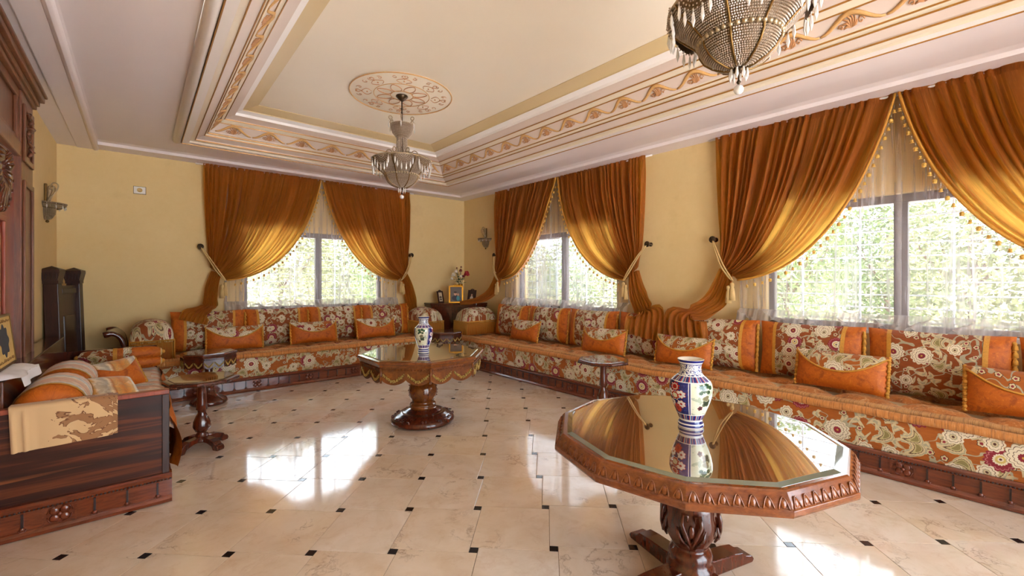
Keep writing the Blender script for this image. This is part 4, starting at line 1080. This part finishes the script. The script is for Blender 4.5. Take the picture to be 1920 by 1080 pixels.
small_garland('small dark octagonal garland table in front of the corner cabinet', (3.60, 5.80, 0), .3)
def wine_table(label, loc, rz):
    t = empty('side_table', loc, rz, label, 'table', 'small octagonal wine tables'); n = 8; h = .565; Rt = .262
    MB().lathe([(.05, h-.035), (Rt*.9, h-.035), (Rt*.97, h-.028), (Rt, h-.018), (Rt*.985, h-.006), (Rt*.94, h), (Rt*.85, h+.001), (.05, h)], n, rot=.39, sm=False).obj('top_frame', M['mahog'], t, bev=.001)
    MB().prism([(Rt*.84*math.cos(.39+TAU*i/n), Rt*.84*math.sin(.39+TAU*i/n)) for i in range(n)], h-.002, h+.005).obj('glass_top', M['wglass'], t)
    gd = MB(); gd.tube([(-.012+.024*i/8, 0, -.014+.018*math.sin(PI*i/8)) for i in range(9)], .002, 4); gd = gd.mesh('gadroon', M['mahog'])
    for k in range(n):
        a0, a1 = .39+TAU*k/n, .39+TAU*(k+1)/n
        for j in range(6):
            f = (j+.5)/6; r = Rt*.992; x = r*(math.cos(a0)*(1-f)+math.cos(a1)*f); y = r*(math.sin(a0)*(1-f)+math.sin(a1)*f)
            inst('gadroon', gd, t, (x, y, h-.018), (0, 0, (a0+a1)/2+PI/2))
    MB().lathe([(.09, h-.035), (.04, h-.05), (.030, h-.08), (.033, h-.20), (.040, .31), (.030, .30), (.028, .28), (.042, .25), (.058, .205), (.062, .17), (.045, .135), (.030, .125), (.044, .11), (.046, .085), (.06, .075), (.062, .06), (.05, .05)], 24, fn=lambda r, z, a: r*(1+.05*math.sin(8*a)) if .14 < z < .26 else r).obj('pedestal', M['mahog'], t)
    feet(t, foot_arch(), .06, .35, M['mahog'])
    return t
def wine_glass_mat():
    m = NT('mirror_glass_top'); p = m.bsdf(S(96, 60, 40), .2)
    return m.done(m.n('MixShader', {0: .55, 1: p.outputs[0], 2: m.n('BsdfGlossy', {'Roughness': .03, 'Color': (.92, .95, .93, 1)}).outputs[0]}))
M['wglass'] = wine_glass_mat()
wt = wine_table('small octagonal side table with glass top beside the old sofa', (.385, 4.32, 0), .2)
copy_tree(wt, None, (3.52, 2.72, 0), .6, 'small octagonal side table with glass top against the long sofa')

# ------------------------------------------------------------------ imari vases
def imari(shift, name):
    m = NT(name); uv = m.uvc(); sp = m.n('SeparateXYZ', {0: uv}); u, v = sp.outputs[0], sp.outputs[1]
    blue, white, red, cream, green = S(24, 34, 110), S(232, 232, 230), S(170, 32, 28), S(222, 222, 196), S(40, 74, 50)
    f6 = m.math('FRACT', m.math('ADD', m.math('MULTIPLY', u, 4.0), shift)); pan = m.math('FRACT', m.math('ADD', m.math('MULTIPLY', u, 2.0), shift/2))
    isred = m.math('LESS_THAN', pan, .5)
    x = m.math('MULTIPLY', m.math('SUBTRACT', f6, .5), 1.5); y = m.math('MULTIPLY', m.math('SUBTRACT', v, .47), 4.2)
    def flower(base, cx, cy, rad, n, stops):
        dx, dy = m.math('SUBTRACT', x, cx), m.math('SUBTRACT', y, cy); a = m.math('ARCTAN2', dy, dx)
        r = m.math('SQRT', m.math('ADD', m.math('MULTIPLY', dx, dx), m.math('MULTIPLY', dy, dy)))
        p = m.math('DIVIDE', r, m.math('MULTIPLY', rad, m.math('ADD', .72, m.math('MULTIPLY', .28, m.math('ABSOLUTE', m.math('SINE', m.math('MULTIPLY', a, n/2)))))))
        return m.mix(m.math('LESS_THAN', p, 1), base, m.ramp(m.math('MULTIPLY', p, .9), stops, True))
    A = blue
    oval = m.math('LESS_THAN', m.math('ADD', m.math('POWER', m.math('DIVIDE', x, .62), 2.0), m.math('POWER', m.math('DIVIDE', y, .92), 2.0)), 1.0)
    A = m.mix(m.math('LESS_THAN', m.noise(m.mapping(uv, (40, 26, 1)), 2, 2), .42), blue, S(44, 60, 150))
    A = flower(A, 0.0, .62, .30, 9, [(0, red), (.5, white), (.62, red)])
    for cx, cy in ((-.33, .2), (.33, .2), (-.3, -.42), (.3, -.42)): A = flower(A, cx, cy, .27, 7, [(0, red), (.25, white), (.8, red)])
    A = flower(A, 0, .08, .30, 8, [(0, cream), (.5, red), (.8, white)]); A = flower(A, 0, -.72, .30, 9, [(0, red), (.4, S(206, 60, 44)), (.7, red)])
    B = m.mix(m.ramp(m.noise(m.mapping(uv, (14, 10, 1)), 1.2, 2), [(.58, 0.0), (.60, 1.0)]), cream, S(176, 184, 160))
    for cx, cy, r in ((-.2, .72, .16), (.1, .78, .18), (.3, .66, .15), (-.1, .5, .17), (.15, .40, .14), (-.25, .36, .12)): B = flower(B, cx, cy, r, 7, [(0, green), (.7, S(70, 100, 60))])
    B = flower(B, .12, -.28, .28, 4, [(0, S(52, 66, 50)), (.6, S(86, 92, 70))]); B = flower(B, -.2, -.6, .16, 5, [(0, S(60, 40, 46)), (.6, S(120, 60, 60))]); B = flower(B, .05, .02, .22, 3, [(0, S(120, 112, 84)), (.7, S(150, 150, 120))])
    body = m.mix(isred, B, A)
    edge = m.math('GREATER_THAN', m.math('ABSOLUTE', m.math('SUBTRACT', f6, .5)), .455); body = m.mix(edge, body, white)
    edge = m.math('GREATER_THAN', m.math('ABSOLUTE', m.math('SUBTRACT', f6, .5)), .478); body = m.mix(edge, body, blue)
    chk = m.math('FRACT', m.math('MULTIPLY', u, 14.0)); band = m.ramp(chk, [(0, blue), (.34, red), (.48, white), (.52, S(120, 150, 180)), (.72, blue), (.84, red), (.9, white), (.94, blue)], True)
    neck = m.mix(m.math('LESS_THAN', m.math('ABSOLUTE', m.math('SUBTRACT', m.noise(m.mapping(uv, (26, 22, 1)), 1.4, 1), .5)), .055), white, blue)
    def sel(base, a, b, c): return m.mix(m.math('MULTIPLY', m.math('GREATER_THAN', v, a), m.math('LESS_THAN', v, b)), base, c)
    c = sel(body, .0, .115, blue)
    for a in (0.0, .05, .10): c = sel(c, a, a+.018, white)
    c = sel(c, .13, .21, band); c = sel(c, .118, .13, white); c = sel(c, .205, .215, white); c = sel(c, .70, .765, band); c = sel(c, .69, .70, white); c = sel(c, .765, .775, white)
    c = sel(c, .775, .93, neck); c = sel(c, .93, .942, blue); c = sel(c, .942, .965, white); c = sel(c, .965, 1.2, blue)
    return m.done(m.bsdf(c, .12, Coat_Weight=.6, Coat_Roughness=.03))
VP = [(0, .052), (.035, .056), (.07, .053), (.10, .048), (.14, .053), (.22, .063), (.32, .075), (.42, .085), (.52, .0915), (.60, .0925), (.66, .089), (.70, .081), (.74, .067), (.775, .053), (.82, .046), (.88, .0445), (.93, .047), (.965, .053), (.985, .057), (1.0, .0575)]
def vase(label, loc, rz, hh, rs, mt):
    t = empty('porcelain_vase', loc, rz, label, 'vase', 'porcelain vases on the tables')
    pts_ = []
    for k in range(61):
        v = k/60; j = max(i for i in range(len(VP)) if VP[i][0] <= v+1e-9); j = min(j, len(VP)-2); f = (v-VP[j][0])/(VP[j+1][0]-VP[j][0]); pts_.append(((VP[j][1]*(1-f)+VP[j+1][1]*f)*rs, v*hh))
    MB().lathe(pts_, 48, uv=True).obj('body', mt, t)
    MB().lathe([(.0575*rs, hh), (.054*rs, hh+.002), (.048*rs, hh*.965), (.04*rs, hh*.88), (.04*rs, hh*.80), (.001, hh*.78)], 32).obj('inner_lip', M['wpet'], t)
    return t
vase('blue, red and white patterned porcelain vase on the twelve-sided table', (1.915, .985, .6870), 2.0, .305, 1.0, imari(.0, 'imari_glaze'))
vase('blue, red and white patterned porcelain vase on the far octagonal table', (2.055, 3.70, .6720), 2.35, .335, .97, imari(.5, 'imari_glaze_two'))

# ------------------------------------------------------------------ old sofa along the left wall
X0, X1, Y0, Y1 = XL+.03, .14, 3.40, 5.92
sf = empty('old_sofa', (X0, Y0, 0), 0, 'old sofa with striped wooden end panels and carved plinth', 'sofa'); DX, DY = X1-X0, Y1-Y0
MB().b2((0, .012, .17), (DX, .055, .655)).obj('end_panel', M['stripes'], sf, bev=.003)
MB().b2((0, .004, .655), (DX, .060, .682)).obj('panel_cap', M['redwood'], sf, bev=.004)
MB().b2((DX-.035, .004, .17), (DX, .060, .655)).obj('panel_stile', M['black_wood'], sf, bev=.003)
MB().b2((0, DY-.05, .17), (DX, DY, .675)).obj('end_panel', M['mahog'], sf, bev=.003)
MB().b2((0, .06, .17), (.13, DY-.05, .82)).obj('back_board', M['mahog'], sf, bev=.006)
MB().b2((.13, .06, .17), (DX-.03, DY-.05, .42)).obj('seat_base', M['mahog'], sf)
def oldseat(u, v):
    y = .06+(DY-.11)*u; x = .13+(DX-.105)*v
    return (x, y, .455+.02*math.sin(PI*min(1, v*1.02))+.006*math.sin(y*34)*math.sin(x*12)-.03*smooth((v-.93)/.07))
MB().grid(oldseat, 60, 20, lambda u, v: (u*DY, v*DX), flip=True).obj('seat_cover', M['bolster'], sf)
def valance(u, v):
    y = .05+(DY-.10)*u
    return (DX+.022+.016*math.sin(y*26)*v+.030*math.sin(PI*v)+.01*math.sin(y*9+2), y, .46-.28*v)
MB().grid(valance, 90, 8, lambda u, v: (u*DY, v*.3)).obj('velvet_valance', M['velvet'], sf)
plp = empty('plinth', (0, 0, 0)); place(plp, sf); 
pr_n = plinth(plp, -.0, DX+.012, -.012); carve(plp, .0, DX+.012, -.012)
MB().b2((DX-.04, .04, .004), (DX+.010, DY, .178)).obj('plinth_front', M['mahogx'], plp, bev=.006)
# rear rolls, end rolls, pillows
def roll_cushion(name, label, loc, rz, L, r, parts, group):
    t = empty(name, loc, rz, label, 'cushion', group)
    def ff(u0, u1, off=0):
        def f(u, v):
            q = u0+(u1-u0)*u; e = (1-abs(2*q-1)**7)**.5; a = TAU*v
            return ((q-.5)*L, (r+off)*(e*.94+.06)*math.cos(a)*1.0, (r+off)*(e*.94+.06)*math.sin(a)*.92)
        return f
    for nm, a, b, mt, off in parts:
        MB().grid(ff(a, b, off), max(3, int(16*(b-a))+2), 24, lambda u, v: ((a+(b-a)*u)*L, v*TAU*r), flip=True).obj(nm, M[mt], t)
    for s, q in ((-1, 0.0), (1, 1.0)):
        MB().ball((s*L/2, 0, 0), .02, 8, 5).obj('end_button', M['trim'], t)
    return t
pp = [('velvet_end', 0, .14, 'velvet', 0), ('braid', .13, .16, 'trim', .004), ('brocade_middle', .16, .84, 'bolster', 0), ('braid', .84, .87, 'trim', .004), ('velvet_end', .86, 1, 'velvet', 0)]
roll_cushion('bolster', 'fat faded brocade bolster behind the folded beige throw', (-.382, 3.75, .632), PI/2, .56, .155, pp, 'bolsters on the old sofa')
roll_cushion('bolster', 'fat faded brocade bolster next to the dark leaning posts', (-.385, 4.36, .628), PI/2, .58, .15, pp, 'bolsters on the old sofa')
p2 = [('floral_end', 0, .40, 'floral2', 0), ('braid', .40, .45, 'trim', .004), ('floral_band', .52, .62, 'floral', .003), ('velvet_middle', .45, .53, 'velvet', 0), ('velvet_end', .61, .97, 'velvet', 0), ('lace_edge', .97, 1, 'wpet_', .004)]
M['wpet_'] = M['cord']
roll_cushion('end_roll', 'orange roll cushion with floral band, upper of the pair on the old sofa', (-.13, 5.66, .633), 0, .62, .068, p2, 'roll cushions on the old sofa')
roll_cushion('end_roll', 'orange roll cushion with floral band, lower of the pair on the old sofa', (-.13, 5.655, .542), 0, .62, .064, p2, 'roll cushions on the old sofa')
def wedge(label, loc, rot, w_, h_, mt):
    t = empty('wedge_pillow', loc, 0, label, 'pillow', 'pillows on the old sofa'); t.rotation_euler = rot
    pillow_seg(MB(), w_, h_, .17, 0, 1, 18, 14).obj('pillow_body', M[mt[0]], t)
    f = MB()
    def fn(u, v):
        su = -.96+1.92*u; b0 = -.1+.9*abs(su)**1.5; sv = b0+(1-b0)*v; x, y, z = pil(su, sv, 1, w_, h_, .17); return (x, y-.004, z)
    f.grid(fn, 18, 6, lambda u, v: (u*w_, v*h_*.6)).obj('brocade_flap', M[mt[1]], t)
    q = MB()
    for s in (-1, 1):
        for k in range(14): q.ball((s*(w_/2-.003), .004*(k % 2), -h_/2+.01+k*(h_-.02)/13), .014, 6, 4)
    q.obj('side_ruche', M['trim'], t)
    return t
wedge('pale brocade pillow lying on the old sofa near the beige throw', (-.155, 4.10, .568), (-.85, .12, .55), .33, .27, ('bolster', 'bolster'))
wedge('orange velvet pillow with pale brocade flap on the old sofa', (-.15, 4.78, .585), (-.60, -.1, .5), .36, .26, ('velvet', 'bolster'))
MB_ = MB()
t = MB().grid(lambda u, v: (-.22+.30*u, 5.02+.34*v, .492+.012*math.sin(PI*u)**.4*math.sin(PI*v)**.4), 14, 14, lambda u, v: (u*.15, v*.3)).obj('folded_cloth', M['damask'])
tag(t, 'small folded cream cloth lying on the old sofa seat', 'cloth')
# beige throw over the end panel
th_ = empty('beige_throw', (0, 0, 0), 0, 'folded beige damask throw hanging over the striped sofa end panel', 'throw')
def throw(u, v, k=0):
    x = -.515+.42*u; L = .30
    s = v*L
    wob = .006*math.sin(u*9+1)+.010*math.sin(u*60)*(1 if u < .16 else 0)
    if s < .07: return (x, Y0+.065-s, .690+.004*k)
    d = s-.07
    return (x+.012*v*(1-u), Y0-.008-.006*k+(-abs(wob))*min(1, d*12), .690-d-.004*k+.012*u*v)
for k in range(2):
    MB().grid(lambda u, v: throw(u*(1-.05*k), v, k), 60, 24, lambda u, v: (u*.42, v*.3)).obj('fold_layer', M['damask'], th_)
# white sheet on the sofa back, leaning picture
wc = MB(); wc.grid(lambda u, v: (-.668+.19*u+.01*math.sin(v*9), 3.46+.50*v, .830+.030*math.sin(PI*min(1, u*1.0))**.6*math.sin(PI*v)**.3+.004*math.sin(v*31+u*8)), 14, 20)
wc.grid(lambda u, v: (-.478+.01*math.sin(v*9)+.012*u, 3.46+.50*v, .832-.05*u), 3, 20)
tag(wc.obj('white_sheet', M['white_cloth']), 'folded white sheet lying on the back of the old sofa', 'sheet')
pf = empty('calligraphy_panel', (-.575, 3.74, .868), PI/2, 'gilt parchment panel with dark blue medallion leaning on the carved door', 'picture')
pb = MB().box((0, 0, .14), (.40, .016, .28)).obj('board', M['parch'] if 'parch' in M else plain('parchment', S(214, 176, 104), .6, .15, 14), pf); pb.rotation_euler = (-.10, 0, 0)
md = MB(); md.prism([((.10+.012*math.cos(8*TAU*i/64))*math.cos(TAU*i/64), .14+(.085+.010*math.cos(8*TAU*i/64))*math.sin(TAU*i/64)) for i in range(64)], .008, .0095, M=Matrix.Rotation(PI/2, 3, 'X'))
md.obj('medallion', plain('ink_blue', S(40, 46, 66), .5, .1), pb)
for z in (.03, .25):
    q = MB(); gr = random.Random(int(z*100))
    for i in range(16): x = -.17+.34*i/15; q.tube([(x-.006, -.0088, z-.008), (x, -.0088, z+gr.uniform(0, .012)), (x+.006, -.0088, z-gr.uniform(0, .01))], .0012, 4)
    q.obj('border_script', plain('script_brown', S(128, 88, 40), .5, .1), pb)
for nm, lo, hi in (('frame_rail', (-.21, -.012, -.006), (.21, .012, .006)), ('frame_rail', (-.21, -.012, .274), (.21, .012, .286)), ('frame_side', (-.21, -.012, .006), (-.198, .012, .274)), ('frame_side', (.198, -.012, .006), (.21, .012, .274))):
    MB().b2(lo, hi).obj(nm, M['antique'], pb)
# dark posts and panel leaning against the left wall
lh = empty('leaning_bed_panel', (-.600, 6.03, 0), 0, 'dark carved bed end with two capped posts leaning against the wall', 'headboard'); lh.rotation_euler = (0, -.030, -.19)
for y, s in ((0.02, 1), (.58, 1)):
    p = MB(); p.box((0, y, .66), (.105, .10, 1.32)); o = p.obj('post', M['black_wood'], lh, bev=.006)
    c = MB(); c.box((0, y, 1.335), (.115, .11, .03)); c.prism([(-.055, 0), (.055, 0), (.075, .085), (-.075, .085)], y-.07, y+.07, M=Matrix.Translation((0, 0, 1.35)).to_3x3() @ Matrix.Rotation(PI/2, 3, 'X'))
    c.v = c.v[:8]+[(v[0], -v[1], v[2]+1.35) for v in c.v[8:]]
    c.box((0, y, 1.445), (.145, .145, .02)); b = len(c.v); c.v += [(-.075, y-.07, 1.455), (.075, y-.07, 1.455), (.075, y+.07, 1.455), (-.075, y+.07, 1.455), (0, y, 1.49)]
    for i in range(4): c.face((b+i, b+(i+1) % 4, b+4))
    c.obj('capital', M['black_wood'], o)
    for k in range(5):
        MB().box((-.05+.025*k, y-.078, 1.395), (.008, .01, .06)).obj('capital_flute', M['black_wood'], o)
MB().b2((-.02, .07, .15), (.02, .53, 1.30)).obj('panel', M['black_wood'], lh, bev=.005)
MB().b2((.015, .12, 1.22), (.04, .48, 1.27)).obj('panel_rail', M['black_wood'], lh, bev=.004); MB().b2((.015, .16, .4), (.035, .44, 1.0)).obj('raised_panel', M['black_wood'], lh, bev=.010)
# wall socket box
t = empty('wall_socket', (.003, YB, 2.447), 0, 'small cream socket plate high on the back wall', 'socket')
MB().b2((-.055, -.014, -.042), (.055, 0, .042)).obj('plate', M['c_white'], t, bev=.004)
MB().b2((-.059, -.006, -.046), (.059, 0, .046)).obj('back_box', M['bronze'], t)
MB().lathe([(.024, 0), (.026, .006), (.02, .008), (.018, .002), (.001, .002)], 16).obj('socket_ring', M['cord'], t, (0, -.014, 0), (PI/2, 0, 0))

# ------------------------------------------------------------------ carved door in the left wall
dr = empty('door_1', (XL, 0, 0)); tag(dr, 'carved red-brown wooden door set with pilaster and cornice', kind='structure')
MB().b2((0, 2.9, 0), (.05, 4.46, 2.25)).obj('door_leaf', M['redwood'], dr)
for nm, lo, hi in (('panel_moulding', (.05, 3.1, 1.72), (.068, 4.14, 1.76)), ('panel_moulding', (.05, 4.10, .3), (.068, 4.14, 1.72)), ('panel_moulding', (.05, 3.1, .26), (.068, 4.14, .30))):
    MB().b2(lo, hi).obj(nm, M['redwood'], dr, bev=.006)
MB().b2((.05, 3.2, .38), (.062, 4.03, 1.64)).obj('raised_panel', M['redwood'], dr, bev=.010)
MB().b2((0, 2.9, 2.20), (.085, 4.50, 2.30)).obj('lintel', M['brownwood'], dr, bev=.010)
MB().b2((0, 2.9, 2.30), (.055, 4.50, 2.66)).obj('upper_panel', M['brownwood'], dr)
for lo, hi in (((.055, 2.9, 2.60), (.075, 4.46, 2.66)), ((.055, 4.40, 2.30), (.075, 4.46, 2.60)), ((.055, 2.9, 2.30), (.070, 4.40, 2.34))): MB().b2(lo, hi).obj('upper_moulding', M['brownwood'], dr, bev=.006)
MB().b2((0, 4.46, 0), (.085, 4.88, 2.66)).obj('pilaster', M['brownwood'], dr, bev=.006)
for z0, z1 in ((.3, 2.05), (2.18, 2.58)):
    for lo, hi in (((.085, 4.50, z0), (.098, 4.54, z1)), ((.085, 4.80, z0), (.098, 4.84, z1)), ((.085, 4.54, z1-.04), (.098, 4.80, z1)), ((.085, 4.54, z0), (.098, 4.80, z0+.04))): MB().b2(lo, hi).obj('pilaster_moulding', M['brownwood'], dr, bev=.004)
q = MB(); gr = random.Random(8)
for k in range(9): q.tube([(.088, 4.67+.05*math.sin(k), 2.24+.034*k), (.104, 4.67+.09*math.sin(k*1.3), 2.26+.034*k), (.09, 4.67+.07*math.cos(k), 2.28+.034*k)], [.008, .014, .006], 6)
q.obj('acanthus_carving', M['brownwood'], dr)
for k, (o_, z0, z1) in enumerate(((.10, 2.66, 2.69), (.115, 2.69, 2.725), (.14, 2.725, 2.765), (.155, 2.765, 2.785))): MB().b2((0, 2.9, z0), (o_, 4.88+o_*.55, z1)).obj('cornice_step', M['brownwood'], dr, bev=.005)
sh = MB()
for k in range(11):
    a = -PI*.06-PI*.88*k/10; sh.tube([(.055, 3.86, 2.02), (.085, 3.86+.13*math.cos(a), 2.02+.13*math.sin(a)), (.075, 3.86+.24*math.cos(a), 2.02+.24*math.sin(a))], [.014, .030, .026], 7)
    sh.ball((.075, 3.86+.245*math.cos(a), 2.02+.245*math.sin(a)), .03, 7, 5)
sh.obj('shell_carving', M['mahog'], dr)
q = MB()
for k in range(8):
    a = PI*k/7; q.tube([(.055, 3.86, 2.02), (.095, 3.86+.12*math.cos(a), 2.05+.06*math.sin(a)), (.07, 3.86+.26*math.cos(a), 2.04+.10*math.sin(a)), (.06, 3.86+.28*math.cos(a+.2), 2.0+.13*math.sin(a))], [.02, .03, .022, .008], 7)
q.obj('leaf_carving', M['mahog'], dr)
